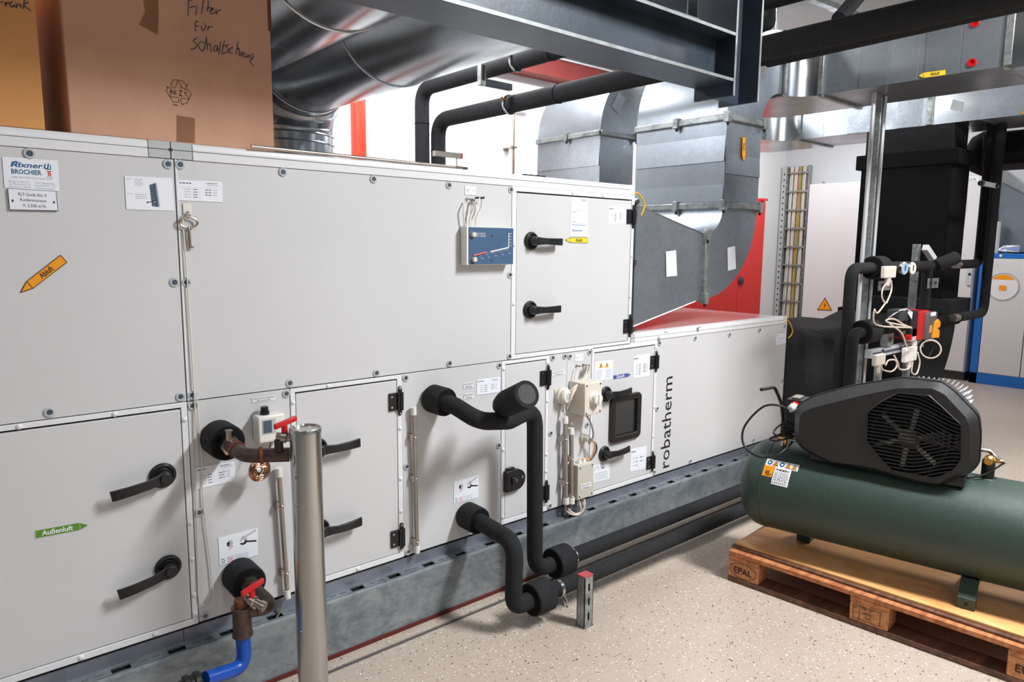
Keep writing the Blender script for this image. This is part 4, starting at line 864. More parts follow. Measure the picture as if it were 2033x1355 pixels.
# --- duct 1, rising from the end of the upper storey
T = thing('exhaust_duct', 'rectangular galvanised duct rising from the upper unit end and turning right overhead', 'air duct', (3.8, 2.7, 1.2))
Yf, Yb_ = 2.38, 3.04
MB().hexa([(2.735, 2.31, 1.085), (3.46, Yf, 1.20), (3.46, Yb_, 1.20), (2.735, 3.10, 1.085), (2.735, 2.31, 1.712), (3.46, Yf, 1.57), (3.46, Yb_, 1.57), (2.735, 3.10, 1.712)], 'galv').build('transition', T)
b = MB(); 
for a, c in (((2.737, 2.31, 1.712), (3.46, Yf, 1.57)), ((2.737, 2.31, 1.085), (3.46, Yf, 1.20))): b.tube([a, c], .0035, 'steel', 6)
b.build('seam_edges', T, label='bright seam edges of the transition piece')
flange_bars(T, [(2.748, 2.305, 1.08), (2.748, 2.305, 1.72), (2.748, 3.10, 1.72), (2.748, 3.10, 1.08)], 'beam', .014)
MB().cyl((2.75, 2.292, 1.085), (2.75, 2.275, 1.085), .014, 'steel', 8).build('flange_bolt', T); MB().cyl((2.75, 2.292, 1.715), (2.75, 2.275, 1.715), .014, 'steel', 8).build('flange_bolt', T); MB().box(2.742, 2.760, 2.28, 2.292, 1.40, 1.43, 'steel').build('flange_clamp', T)
flange_bars(T, [(3.47, Yf-.008, 1.205), (3.47, Yf-.008, 1.565), (3.47, Yb_, 1.565), (3.47, Yb_, 1.205)]); clip(T, (3.47, Yf-.02, 1.205), 0); clip(T, (3.47, Yf-.02, 1.565), 0)
elbow_xz(T, 3.48, 1.73, .16, .53, -90, 0, Yf, Yb_)
flange_bars(T, [(3.635, Yf-.008, 1.74), (4.015, Yf-.008, 1.74), (4.015, Yb_, 1.74), (3.635, Yb_, 1.74)]); clip(T, (3.625, 2.70, 1.74), 0); clip(T, (3.63, Yf-.01, 1.74), 0); clip(T, (4.02, Yf-.01, 1.74), 0)
MB().box(3.64, 4.01, Yf, Yb_, 1.73, 2.235, 'galv').build('riser', T)
BANDS = [(1.975, 2.13, .007), (2.13, 2.215, -.0)]
PENDING = T; flange_bars(T, [(3.635, Yf-.008, 2.235), (4.015, Yf-.008, 2.235), (4.015, Yb_, 2.235), (3.635, Yb_, 2.235)]); clip(T, (3.625, 2.72, 2.235), 0); clip(T, (3.63, Yf-.01, 2.235), 0); clip(T, (4.02, Yf-.01, 2.235), 0)
zlo, zhi = 2.441, 2.811
elbow_xz(T, 4.216, 2.235, .206, .576, 180, 90, Yf, Yb_)
Xd = 4.42
def wedge(par, x, y0, y1, za, zb_, tilt, face='x', vert=True, m='galv'):
    """shallow cross-broken sheet field: flat on one edge, a few millimetres proud on the other"""
    e = .0006
    if face == 'x':
        a, c = (e+tilt, e) if vert else (e, e); p, q = (e, e+tilt) if not vert else (0, 0)
        d = (a, a, c, c) if vert else (p, q, q, p)
        P = [(x-d[0], y0, za), (x-d[1], y1, za), (x-d[2], y1, zb_), (x-d[3], y0, zb_)]; Q_ = [(x+.002, y, z) for _, y, z in P]
    else:   # face -Y: x is the plane, y0..y1 are x limits
        P = [(y0, x-e-tilt, za), (y1, x-e-tilt, za), (y1, x-e, zb_), (y0, x-e, zb_)]; Q_ = [(xx, x+.002, z) for xx, _, z in P]
    return MB().hexa(P+Q_, m).build('sheet_field', par, smooth=0)
def turn(par, x0, Xd, Yf, Yb_, zlo, zhi, wid, yend, rc=.15):
    """corner piece from +X to -Y, then the straight run towards the viewer"""
    xo = Xd+wid; p = [V((x0, Yf, zlo))]+[V((Xd-rc+rc*math.sin(a), Yf-rc+rc*math.cos(a), zlo)) for a in [k*PI/16 for k in range(9)]]+[V((xo, Yf-rc, zlo)), V((xo, Yb_-.25, zlo)), V((xo-.25, Yb_, zlo)), V((x0, Yb_, zlo))]
    MB().prism(p, (0, 0, zhi-zlo), 'galvround').build('corner_piece', par, smooth=30)
    flange_bars(par, [(x0+.0, Yf-.006, zlo), (x0, Yf-.006, zhi), (x0, Yb_, zhi), (x0, Yb_, zlo)], 'galvpost', .013)
    flange_bars(par, [(Xd-.006, Yf-rc, zlo), (Xd-.006, Yf-rc, zhi), (xo, Yf-rc, zhi), (xo, Yf-rc, zlo)], 'galvpost', .016)
    for j, (ya, yb_) in enumerate(yend): MB().box(Xd, xo, yb_, ya, zlo, zhi, 'galv').build('duct_section', par)
for za, zb_, tl in ((1.99, 2.135, .006), (1.76, 1.86, .004)):
    wedge(T, 3.64, Yf+.004, Yb_-.004, za, zb_, tl); wedge(T, Yf, 3.644, 4.006, za-.07 if za > 1.9 else za, zb_-.10 if za > 1.9 else zb_, tl*1.3, 'y')
for k, tl in enumerate((.004, 0, .006, .002)):
    if tl: wedge(T, Xd, 2.0-k*.18-.17, 2.0-k*.18, 2.443, 2.809, tl, 'x', False)
turn(T, 4.235, Xd, Yf, Yb_, zlo, zhi, .56, [(Yf-.15, 1.255)])
flange_bars(T, [(Xd-.006, 1.24, zlo), (Xd-.006, 1.24, zhi), (Xd+.56, 1.24, zhi), (Xd+.56, 1.24, zlo)], 'galvpost', .018)
MB().box(Xd-.02, Xd+.58, -2.0, 1.225, zlo-.02, zhi+.02, 'galvround').build('duct_section', T)
for k in range(4):
    y = 2.0-k*.16; MB().box(Xd-.0012, Xd+.001, y-.0015, y+.0015, zlo, zhi, 'galvpost').build('fold_line', T)
for px, py in ((1937, 46), (1931, 125)):
    q = onX(px, py, Xd); MB().lathe(q, (-1, 0, 0), [(0, .021), (.016, .021), (.016, .013), (.004, .012), (.004, 0)], 'redplastic', 24).build('test_port', T, label='red plastic test port ring')
aX = lambda x, y: onX(x, y, Xd-.008)
arrow(T, (1878, 138), (1878, 149), (1834, 155), (1833, 144), (1823, 151), 'yellow2', 'print', 'Abluft', 'print', plane=aX, right='rev', txt=(.3, .72, .6))
aY = lambda x, y: onY(x, y, Yf-.0095)
arrow(T, (1474, 272), (1480, 272), (1480, 311), (1473, 311), (1477, 320), 'orange', 'print', 'Abluft', 'print', plane=aY, txt=(.3, .7, .6))
for quad in (((1322, 500), (1342, 497), (1344, 548), (1323, 550)), ((1444, 492), (1459, 489), (1461, 534), (1445, 538)), ((1506, 118), (1521, 119), (1521, 156), (1507, 157))):
    pl_ = (lambda x, y: onY(x, y, Yf-.003)) if quad[0][0] > 1400 else (lambda x, y: hit(x, y, (3.1, 2.3405, 1.4), (-(Yf-2.31), .725, 0)) )
    o, P = sticker(T, quad, 'paper', plane=pl_, name='paper_label'); q = Print(P)
    q.line([(.25, .15), (.2, .8), (.6, .82)], .0012, 'inklight').line([(.4, .15), (.8, .12), (.75, .6), (.35, .62)], .0012, 'inklight').line([(.5, .25), (.55, .75)], .0012, 'inklight').build(o)
# --- duct 2 behind
T = thing('supply_duct', 'rectangular galvanised duct standing behind the upper unit and turning right at the back', 'air duct', (4.08, 3.9, 0))
Y2, Y2b = 3.6, 4.27
MB().box(3.906, 4.275, Y2, Y2b, 0, 2.31, 'galv').build('riser', T); wedge(T, 3.906, Y2+.004, Y2b-.004, 2.08, 2.22, .006)
flange_bars(T, [(3.90, Y2-.008, 2.31), (4.28, Y2-.008, 2.31), (4.28, Y2b, 2.31), (3.90, Y2b, 2.31)]); clip(T, (3.89, 3.93, 2.31), 0); clip(T, (4.285, Y2-.02, 2.31), 0)
elbow_xz(T, 4.445, 2.31, .17, .539, 180, 90, Y2, Y2b)
MB().box(4.445, 5.98, Y2, Y2b, 2.48, 2.849, 'galv').build('duct_section', T)
X2d = 6.33; turn(T, 5.98, X2d, Y2, Y2b, 2.48, 2.849, .64, [(Y2-.23, 2.30)], .23)
flange_bars(T, [(X2d-.006, 2.28, 2.48), (X2d-.006, 2.28, 2.849), (X2d+.64, 2.28, 2.849), (X2d+.64, 2.28, 2.48)], 'galvpost', .02)
MB().box(X2d, X2d+.64, 1.93, 2.26, 2.48, 2.849, 'galvround').build('duct_section', T); MB().box(X2d, X2d+.64, -2.0, 1.93, 2.48, 2.849, 'galv').build('duct_section', T)
for k in range(4): wedge(T, X2d, 3.13-k*.2-.19, 3.13-k*.2, 2.482, 2.847, (.004, .012, .002, .008)[k], 'x', False)
for k in range(4): y = 3.15-k*.2; MB().box(X2d-.0012, X2d+.001, y-.002, y+.002, 2.48, 2.849, 'galvpost').build('fold_line', T)
o, P = sticker(T, ((1892, 197), (1914, 203), (1908, 222), (1886, 217)), 'joint_gray', plane=lambda x, y: onX(x, y, X2d-.003), name='paper_label')
arrow(T, (2045, 217), (2045, 224), (2030, 227), (2030, 221), (2026, 224), 'orange', 'print', 'Zuluft', 'print', plane=lambda x, y: onX(x, y, X2d-.003), right='rev')
o, P = sticker(T, ((1228, 184), (1243, 195), (1228, 227), (1214, 211)), 'inklight', plane=lambda x, y: onY(x, y, Y2-.003), name='paper_label')
# ================================================================ BLACK OVERHEAD PIPES
def hpipe(name, label, pts, r, seams=(), fil=.14, m='foam'):
    T = thing(name, label, 'pipe', pts[0]); MB().tube([V(p) for p in pts], r, m, 28, fil).build('pipe_run', T)
    for c, d in seams: MB().ring(c, d, r+.001, .003, 'foam_dark', 28, 5).build('foam_joint', T)
    return T
T = hpipe('insulated_pipe', 'upper black insulated pipe rising behind the unit and running overhead', [(3.23, 4.9, 0), (3.23, 4.9, 2.72), (3.23, -1.5, 2.72)], .058, (((3.23, 4.9, 2.45), (0, 0, 1)), ((3.23, 3.4, 2.72), (0, 1, 0))))
ya = 3.75; MB().ring((3.23, ya, 2.72), (0, 1, 0), .062, .009, 'steel', 32, 6).build('pipe_clamp', T); MB().cyl((3.17, ya, 2.745), (3.15, ya, 2.755), .012, 'brass', 8).build('clamp_screw', T)
T = hpipe('insulated_pipe', 'lower black insulated pipe rising behind the unit and running overhead', [(3.385, 4.9, 0), (3.385, 4.9, 2.494), (3.385, -1.5, 2.494)], .060, (((3.385, 4.9, 2.25), (0, 0, 1)), ((3.385, 3.5, 2.494), (0, 1, 0))))
MB().ring((3.385, 4.0, 2.494), (0, 1, 0), .064, .009, 'steel', 32, 6).build('pipe_clamp', T); MB().cyl((3.325, 4.0, 2.52), (3.305, 4.0, 2.53), .012, 'brass', 8).build('clamp_screw', T)
T = thing('pipe_bracket', 'galvanised rail bracket holding the two overhead black pipes apart', 'bracket', (3.2, 3.95, 2.60))
q0, q1 = onY(951, 160, 3.95), onY(1014, 174, 3.95)
MB().box(q0.x, q0.x+.045, 3.93, 3.97, q0.z-.03, q0.z+.13, 'galvpost').box(q0.x+.012, q0.x+.033, 3.926, 3.93, q0.z, q0.z+.1, 'cabdark').build('upright', T, bevel=.002)
MB().box(q0.x+.045, q1.x, 3.93, 3.97, q1.z-.022, q1.z+.022, 'beam').build('crossbar', T, bevel=.002); MB().cyl((3.385, 3.95, 2.555), (3.385, 3.95, 2.60), .006, 'steel', 8).build('hanger_rod', T)
T = thing('rail_bracket', 'small rail bracket with red end cap behind the unit roof', 'bracket', onY(900, 305, 4.6)); q = onY(883, 307, 4.6); e_ = onY(913, 304, 4.6)
MB().box(q.x-.1, e_.x, 4.58, 4.62, q.z-.02, q.z+.02, 'conduit').build('rail', T); MB().box(e_.x, e_.x+.012, 4.578, 4.622, q.z-.021, q.z+.021, 'redplastic').build('end_cap', T, label='red end cap'); MB().cyl((e_.x-.03, 4.6, q.z-.02), (e_.x-.03, 4.6, q.z-.09), .006, 'nickel', 8).build('rod', T)
# big pipe crossing the right-hand duct
T = hpipe('insulated_pipe', 'thick black insulated pipe crossing in front of the overhead duct at right', [(3.9, 2.30, 2.60), (3.9, 1.2, 2.622), (3.88, .2, 2.62), (3.86, -1.5, 2.60)], .066, fil=.4)
MB().lathe((3.9, 2.302, 2.60), (0, 1, 0), [(0, .052), (.06, .052)], 'foam', 24).build('pipe_stub', T); MB().ring((3.888, .95, 2.622), (0, 1, 0), .068, .008, 'conduit', 32, 6).build('pipe_clamp', T)
q = onY(1650, 25, 2.0); T = hpipe('insulated_pipe', 'short dark branch pipe slanting up from the thick overhead pipe', [onX(1665, 38, 4.0), onX(1705, -8, 4.2), onX(1740, -60, 4.4)], .04)
T = hpipe('insulated_pipe', 'dark pipe end with rounded elbow just right of the post top', [onX(1480, 58, 4.1), onX(1526, 50, 4.1), onX(1524, 10, 4.3)], .045, fil=.05)
T = hpipe('insulated_pipe', 'dark pipe passing behind the post at the top edge', [onX(1480, 14, 3.45), onX(1540, 0, 3.45), onX(1620, -22, 3.45)], .038)
T = thing('hanger_rod', 'thin threaded rod hanging from the ceiling by the post', 'rod', onX(1543, 30, 4.6)); q = onX(1543, 30, 4.6); MB().cyl((q.x, q.y, 2.83), (q.x, q.y, ZC), .007, 'steel', 10).build('rod', T)
T = thing('ceiling_channel', 'pale steel channel running below the ceiling at right', 'channel', onZ(1640, 8, 3.3)); a, c = onZ(1620, 0, 3.3), onZ(1690, 28, 3.3); d = (c-a).normalized(); MB().obox((a+c)/2, d*.9, d.cross(Z3)*.03, Z3*.02, 'galvpost').build('channel', T)
# ================================================================ BACK WALL THINGS
T = thing('red_pipe', 'thick red vertical pipe on the white back wall', 'pipe', (2.80, 5.15, 0)); MB().cyl((2.80, 5.15, 0), (2.80, 5.15, 3.1), .06, 'redpipe', 32).build('pipe_run', T); MB().ring((2.80, 5.15, 1.2), (0, 0, 1), .062, .012, 'redpipe', 32, 6).build('pipe_coupling', T)
q = onY(1019, 300, 5.2); T = thing('thin_pipe', 'thin pale pipe on the back wall with a bent top', 'pipe', (q.x, 5.2, 0))
MB().tube([V((q.x, 5.2, 0)), V((q.x, 5.2, 2.80)), V((q.x+.25, 5.2, 2.82))], .014, 'nickel', 10, .07).build('pipe_run', T); z = onY(1019, 293, 5.2).z; MB().box(q.x-.045, q.x+.03, 5.18, 5.298, z-.008, z+.008, 'nickel').build('pipe_clip', T); MB().cyl((q.x+.12, 5.2, 2.81), (q.x+.25, 5.2, 2.82), .02, 'nickel', 10).build('fitting', T)
# red cabinet
T = thing('red_cabinet', 'tall red two-door metal cabinet against the back wall', 'cabinet', (7.4, 5.1, 0))
rx0, rx1, ry, rz = 6.4, onY(1517, 480, 4.9).x, 4.9, 2.085; sx = onY(1463, 600, 4.9).x
MB().box(rx0, rx1, ry+.02, 5.28, .02, rz, 'redpaint').build('body', T); MB().box(rx0+.01, sx-.003, ry, ry+.02, .06, rz-.02, 'redpaint').build('door', T, bevel=.003); dR = MB().box(sx+.003, rx1-.01, ry, ry+.02, .06, rz-.02, 'redpaint').build('door', T, bevel=.003)
q = onY(1470, 558, ry); MB().lathe(q, (0, -1, 0), [(0, .05), (.02, .05), (.03, .03), (.03, 0)], 'cabdark', 20).build('knob', dR)
MB().box(rx1-.12, rx1+.02, ry-.01, ry+.1, rz, rz+.03, 'redpaint').build('top_trim', T)
# cable tray on the right wall
T = thing('cable_tray', 'vertical cable tray packed with cream and green-yellow cables on the right wall', 'cable tray', (9.55, 5.05, 0))
ty0, ty1 = 4.90, 5.20; tzt = 2.62
MB().box(9.50, 9.59, ty1, ty1+.01, .3, tzt, 'galvpost').build('side_rail', T); MB().box(9.50, 9.59, ty0-.01, ty0, .3, tzt, 'galvpost').build('side_rail', T); MB().box(9.585, 9.595, ty0, ty1, .3, tzt, 'galvpost').build('back_plate', T)
b = MB()
for k in range(26): b.box(9.485, 9.49, ty1+.03, ty1+.045, .5+k*.08, .525+k*.08, 'black')
MB().box(9.488, 9.595, ty1+.012, ty1+.075, .3, tzt, 'joint_gray').build('perforated_strip', T); o = b.build('perforations', T); o['kind'] = 'stuff'
cols = ['whiteplastic', 'cream', 'whiteplastic', 'cable_cream', 'cable_orange', 'cable_yg', 'cream', 'cable_cream', 'cable_black']
for k, m_ in enumerate(cols):
    y = ty1-.025-k*.031; pts = [V((9.56-.02*(k % 2), y+.004*math.sin(k+j*1.3), .3+j*.33)) for j in range(8)]; MB().tube(spline(pts, 3), .0125, m_, 8).build('cable', T)
for k in range(8):
    z = .74+k*.255; MB().box(9.515, 9.535, ty0-.012, ty1+.02, z-.012, z+.012, 'conduit').build('cable_clamp', T); b = MB()
    for j in range(8): b.lathe((9.517, ty0+.01+j*.038, z), (-1, 0, 0), [(0, .013), (.012, .012), (.014, 0)], 'galvpost', 8)
    o = b.build('clamp_bolts', T); o['kind'] = 'stuff'
# electrical cabinets on the right
def tri(par, pa, pb, pt, plane):
    A, B_, C_ = plane(*pa), plane(*pb), plane(*pt); n = (B_-A).cross(C_-A).normalized(); n = -n if n.dot(EYE-A) < 0 else n
    cen = (A+B_+C_)/3; o = MB().prism([A, B_, C_], n*.002, 'print').build('warning_sign', par, label='orange triangle electrical warning sign'); k = .84
    P = [cen+(p-cen)*k+n*.003 for p in (A, B_, C_)]; MB().poly(P, 'orange').build('sign_face', o, smooth=0)
    S_ = (B_-A).length; up = (C_-(A+B_)/2).normalized(); rt = (B_-A).normalized(); c = cen+n*.004
    MB().poly([c+rt*S_*x+up*S_*y for x, y in ((.05, .26), (-.07, .02), (.0, .03), (-.03, -.16), (.08, .08), (.01, .07))], 'print').build('lightning_bolt', o, smooth=0)
T = thing('switch_cabinet', 'wide white electrical cabinet with orange lightning warning sign', 'cabinet', (9.3, 4.1, 0))
MB().box(9.12, 9.58, 3.50, 4.67, .1, 2.32, 'cabwhite').build('body', T); MB().box(9.14, 9.58, 3.5, 4.66, 0, .1, 'cabdark').build('plinth', T); MB().box(9.10, 9.12, 3.51, 4.66, .11, 2.31, 'cabwhite').build('door', T, bevel=.003)
MB().ring((9.35, 4.60, 2.345), (0, 1, 0), .02, .006, 'nickel', 16, 5).build('lifting_eye', T); MB().ring((9.35, 4.1, 2.345), (0, 1, 0), .02, .006, 'nickel', 16, 5).build('lifting_eye', T)
tri(T, (1622, 616), (1652, 617), (1638, 591), lambda x, y: onX(x, y, 9.098))
T = thing('switch_cabinet', 'tall narrow white electrical cabinet with black vent slots', 'cabinet', (9.3, 3.1, 0))
MB().box(9.12, 9.58, 2.69, 3.49, .1, 2.46, 'cabwhite').build('body', T); MB().box(9.14, 9.58, 2.70, 3.48, 0, .1, 'cabdark').build('plinth', T); dR = MB().box(9.10, 9.12, 2.70, 3.48, .11, 2.45, 'cabwhite').build('door', T, bevel=.003)
q = onX(1913, 400, 9.1)
MB().box(9.085, 9.10, q.y-.02, q.y+.30, 1.86, 2.09, 'cabdark').build('vent', T)
for k in range(9): MB().box(9.078, 9.09, q.y-.01, q.y+.30, 1.872+k*.024, 1.886+k*.024, 'cabwhite').build('vent_slat', T)
q = onX(1926, 545, 9.098); MB().box(9.08, 9.098, q.y-.025, q.y+.025, q.z-.12, q.z+.12, 'joint_gray').cyl((9.078, q.y, q.z), (9.08, q.y, q.z), .015, 'black', 12).build('door_lock', T)
o, P = sticker(T, ((1912, 351), (1944, 350), (1944, 360), (1912, 362)), 'profile', plane=lambda x, y: onX(x, y, 9.098)); Print(P).text('FELD 04', .2, .8, .5, 'ink', .6).build(o)
# blue cabinet with things on top
T = thing('blue_cabinet', 'low cabinet with blue frame and pale grey doors at the right', 'cabinet', (9.3, 1.9, 0))
by0, by1, bzt = 1.1, 2.63, 1.454
MB().box(9.10, 9.58, by0, by1, 0, bzt, 'bluepaint').build('body', T)
for a, c, za, zb_ in ((by1-.075, by1, 0, bzt), (by0, by0+.075, 0, bzt), (by0, by1, bzt-.05, bzt), (by0, by1, 0, .12)): MB().box(9.08, 9.10, a, c, za, zb_, 'bluepaint').build('frame', T, bevel=.002)
sy_ = onX(2029, 700, 9.08).y
dL = MB().box(9.083, 9.10, sy_+.004, by1-.08, .125, bzt-.055, 'cabwhite').build('door', T, bevel=.003); MB().box(9.083, 9.10, by0+.08, sy_-.004, .125, bzt-.055, 'cabwhite').build('door', T, bevel=.003)
c = onX(1991, 569, 9.081); b = MB().ring(c, (1, 0, 0), .145, .008, 'joint_gray', 40, 5); b.build('sticker_ring', T, label='grey ring of the round sticker')
MB().lathe(c, (-1, 0, 0), [(0, .142), (.001, .142), (.001, 0)], 'profile', 40).build('round_sticker', T, label='round white instruction sticker')
b = MB().box(c.x-.004, c.x-.003, c.y-.035, c.y+.035, c.z-.045, c.z+.01, 'orange'); b.poly([(c.x-.003, c.y+.13*math.cos(a), c.z+.13*math.sin(a)) for a in [math.radians(t) for t in (35, 50, 70, 90, 110, 130, 145)]], 'orange'); b.build('sticker_print', T)
for py in (502, 502): q = onX(1968, 502, 9.079)
for px, m_ in ((1967, 'orange'), (1987, 'profile')): q = onX(px, 508, 9.079); MB().cyl((9.079, q.y, q.z), (9.074, q.y, q.z), .014, m_, 12).build('magnet', T)
a = onX(1985, 350, 9.3); T = tag(MB().prism([onX(1984, 500, 9.25), onX(1980, 360, 9.25), onX(2033, 388, 9.25), onX(2100, 420, 9.25), onX(2100, 505, 9.25)], (.25, 0, 0), 'grayroll').build('gray_case', bevel=.01), 'large grey angular case standing on the blue cabinet', 'case')
q = onX(1976, 470, 9.15); tag(MB().cyl((9.15, q.y, bzt+.001), (9.15, q.y, 1.80), .045, 'cabwhite', 20).build('paper_roll', bevel=.003), 'white paper roll standing on the blue cabinet', 'paper roll')
q = onX(2003, 496, 9.18); b = MB(); rr_ = random.Random(3)
bm_ = [V((9.18+rr_.uniform(-.05, .05), q.y+rr_.uniform(-.11, .11), bzt+rr_.uniform(.001, .10))) for _ in range(14)]
for k in range(12): b.add([bm_[k], bm_[k+1], bm_[(k+5) % 14]], [(0, 1, 2)], 'paper')
tag(b.build('crumpled_foil', smooth=0), 'crumpled white foil lying on the blue cabinet', 'foil')
# ================================================================ BLACK INSULATED SUPPLY DUCT
T = thing('insulated_duct', 'large black foam-covered duct from the lower unit end rising to the ceiling duct', 'air duct', (5.4, 2.6, 0))
P = [(4.285, 2.29, .24), (5.02, 2.29, .22), (5.02, 3.0, .22), (4.285, 3.10, .24), (4.285, 2.29, 1.03), (5.02, 2.29, .86), (5.02, 3.0, .86), (4.285, 3.10, 1.05)]
MB().hexa(P, 'foam').build('transition', T, bevel=.05, seg=4)
MB().box(5.00, 5.95, 2.42, 3.06, .22, .90, 'foam').build('horizontal_duct', T, bevel=.03, seg=3)
MB().prism([V((x, 2.07, z)) for x, z in [(5.85, .90), (6.30, .98)]+arc(5.9, .98, .78, 0, -90, 14)+[(5.85, .2)]], (0, .75, 0), 'foam').build('lower_elbow', T)
MB().box(6.27, 6.71, 1.98, 2.80, .98, 1.10, 'foam').build('lower_collar', T, bevel=.01)
MB().box(6.30, 6.68, 2.07, 2.78, .98, 2.28, 'foam_dark').build('riser', T, bevel=.012)
MB().box(6.28, 6.70, 2.03, 2.82, 2.16, 2.28, 'foam_dark').build('collar', T, bevel=.008); MB().box(6.32, 6.66, 2.10, 2.76, 2.28, 2.478, 'foam').build('upper_piece', T)
MB().box(6.20, 6.30, 2.1, 2.85, .93, .985, 'foam_dark').build('ledge', T, bevel=.006)
T = thing('insulated_duct', 'black foam-covered duct hanging overhead at the right edge', 'air duct', (7.2, 1, 2.15))
MB().box(7.0, 7.6, -2.0, 2.1, 2.20, 2.47, 'foam_dark').build('horizontal_duct', T, bevel=.02); MB().lathe((7.2, 2.08, 2.32), (0, 1, 0), [(0, .18), (.06, .19), (.14, .15), (.2, .05)], 'foam_dark', 28).build('rounded_end', T)
# ================================================================ PALLET
pc = V((2.725, 1.666, 0)); e1 = V((.083, -.9965, 0)); e2 = V((.9965, .083, 0))
def pb(a0, a1, c0, c1, za, zb_, m, nm, par, bev=.003, skew=0):
    P = [pc+e1*a+e2*c+Z3*z for z in (za, zb_) for a, c in ((a0, c0), (a1, c0), (a1, c1), (a0, c1))]
    return MB().hexa(P, m).build(nm, par, bevel=bev)
T = thing('pallet', 'worn wooden pallet under the green compressor tank', 'pallet', (3.1, 1.1, 0))
for c0, c1 in ((0, .10), (.33, .47), (.70, .80)): pb(0, 1.2, c0, c1, .002, .024, 'darkplank', 'bottom_board', T)
pal = {}
for i, (a0, a1) in enumerate(((0, .145), (.5275, .6725), (1.055, 1.2))):
    for j, (c0, c1) in enumerate(((0, .10), (.33, .47), (.70, .80))): pal[i, j] = pb(a0, a1, c0+.001, c1-.001, .024, .102, 'blockwood', 'block', T, .005)
for a0, a1 in ((0, .145), (.5275, .6725), (1.055, 1.2)): pb(a0, a1, 0, .8, .102, .122, 'plank', 'cross_board', T)
for c0, c1 in ((0, .145), (.185, .285), (.3275, .4725), (.515, .615), (.655, .8)): pb(0, 1.2, c0, c1, .122, .143, 'plank', 'top_board', T, .003)
# marks burned into the front blocks
def face_at(a, z): return pc+e1*a-e2*.0016+Z3*z
b = MB().text('EPAL', face_at(.03, .05), e1, Z3, .028, 'burn', .085, bold=.02); ov = [face_at(.072+.062*math.cos(t), .064+.034*math.sin(t)) for t in [2*PI*k/32 for k in range(33)]]
for a, c in zip(ov, ov[1:]): n = (c-a).normalized().cross(e2)*.0012; b.poly([a-n, c-n, c+n, a+n], 'burn')
b.build('burned_mark', pal[0, 0], smooth=0)
b = MB().text('EB-27', face_at(.575, .080), e1, Z3, .011, 'burn', .04).text('0096', face_at(.578, .062), e1, Z3, .011, 'burn', .034).text('HT', face_at(.590, .043), e1, Z3, .012, 'burn').text('IF', face_at(.548, .075), e1, Z3, .012, 'burn')
for q in (((.543, .035), (.543, .092), (.643, .092), (.643, .035), (.543, .035)), ((.567, .035), (.567, .092))):
    Q_ = [face_at(*x) for x in q]
    for a, c in zip(Q_, Q_[1:]): n = (c-a).normalized().cross(e2)*.001; b.poly([a-n, c-n, c+n, a+n], 'burn')
b.build('burned_mark', pal[1, 0], smooth=0)
b = MB().text('EUR', face_at(1.08, .05), e1, Z3, .028, 'burn', .07, bold=.02).build('burned_mark', pal[2, 0], smooth=0)
T = thing('plywood_board', 'thin orange-brown plywood board lying on the pallet', 'board', (3.1, 1.1, .144))
P = [pc+e1*a+e2*c+Z3*z for z in (.1445, .1535) for a, c in ((-.005, .035), (1.25, .022), (1.25, .79), (-.005, .79))]; MB().hexa(P, 'darkplank').build('lower_sheet', T, bevel=.001)
P = [pc+e1*a+e2*c+Z3*z for z in (.154, .164) for a, c in ((.0, .052), (1.25, .045), (1.25, .78), (.04, .78))]; MB().hexa(P, 'ply').build('upper_sheet', T, bevel=.0015)
MB().hexa([pc+e1*a+e2*c+Z3*z for z in (.1445, .150) for a, c in ((.62, .020), (.66, .020), (.66, .030), (.62, .030))], 'paper').build('wood_chip', T) if False else None
# ================================================================ COMPRESSOR
uu = V((.1867, -.9824, 0)); vv = V((-.9824, -.1867, 0)); A0 = V((3.06, 1.0, 0)); AZ = .43; tr_ = .2
def K(s, t, z): return A0+uu*s+vv*t+Z3*z
def KH(px, py, t):
    return hit(px, py, K(0, t, 0), vv)
CP = thing('air_compressor', 'green air compressor tank with black belt guard standing on the wooden pallet', 'air compressor', K(0, 0, .164))
prof = []
for k in range(9):
    a = k*PI/16; prof.append((-.735+.115*(1-math.sin(a))*1.0 if False else -.62-.115*math.cos(a), tr_*math.sin(a)))
prof += [(-.60, tr_), (.55, tr_)]
for k in range(8, -1, -1):
    a = k*PI/16; prof.append((.57+.115*math.cos(a), tr_*math.sin(a)))
MB().lathe(K(0, 0, AZ), uu, prof, 'tank', 72).build('tank', CP)
MB().ring(K(-.60, 0, AZ), uu, tr_+.0005, .0022, 'tank', 72, 5).build('weld_seam', CP); MB().ring(K(.54, 0, AZ), uu, tr_+.0005, .0022, 'tank', 72, 5).build('weld_seam', CP)
for sg in (1, -1):
    s_ = .188; q = [(.085, .255), (.125, .262), (.190, .205), (.190, .166), (.150, .166), (.150, .19), (.10, .235)]
    b = MB().prism([K(s_-.029, sg*t, z) for t, z in q], uu*.058, 'tank'); b.cyl(K(s_, sg*.1905, .186), K(s_, sg*.192, .186), .008, 'black', 12); b.build('foot', CP, bevel=.003)
MB().hexa([K(s, t, z) for z in (.1645, .27) for s, t in ((-.50, -.15), (-.44, -.15), (-.44, -.05), (-.50, -.05))], 'tank').build('foot', CP, bevel=.004)
# saddle plate
MB().hexa([K(s, t, z) for z in (.605, .645) for s, t in ((-.42, -.17), (.14, -.17), (.14, .12), (-.42, .12))], 'plastic').build('base_plate', CP, bevel=.004)
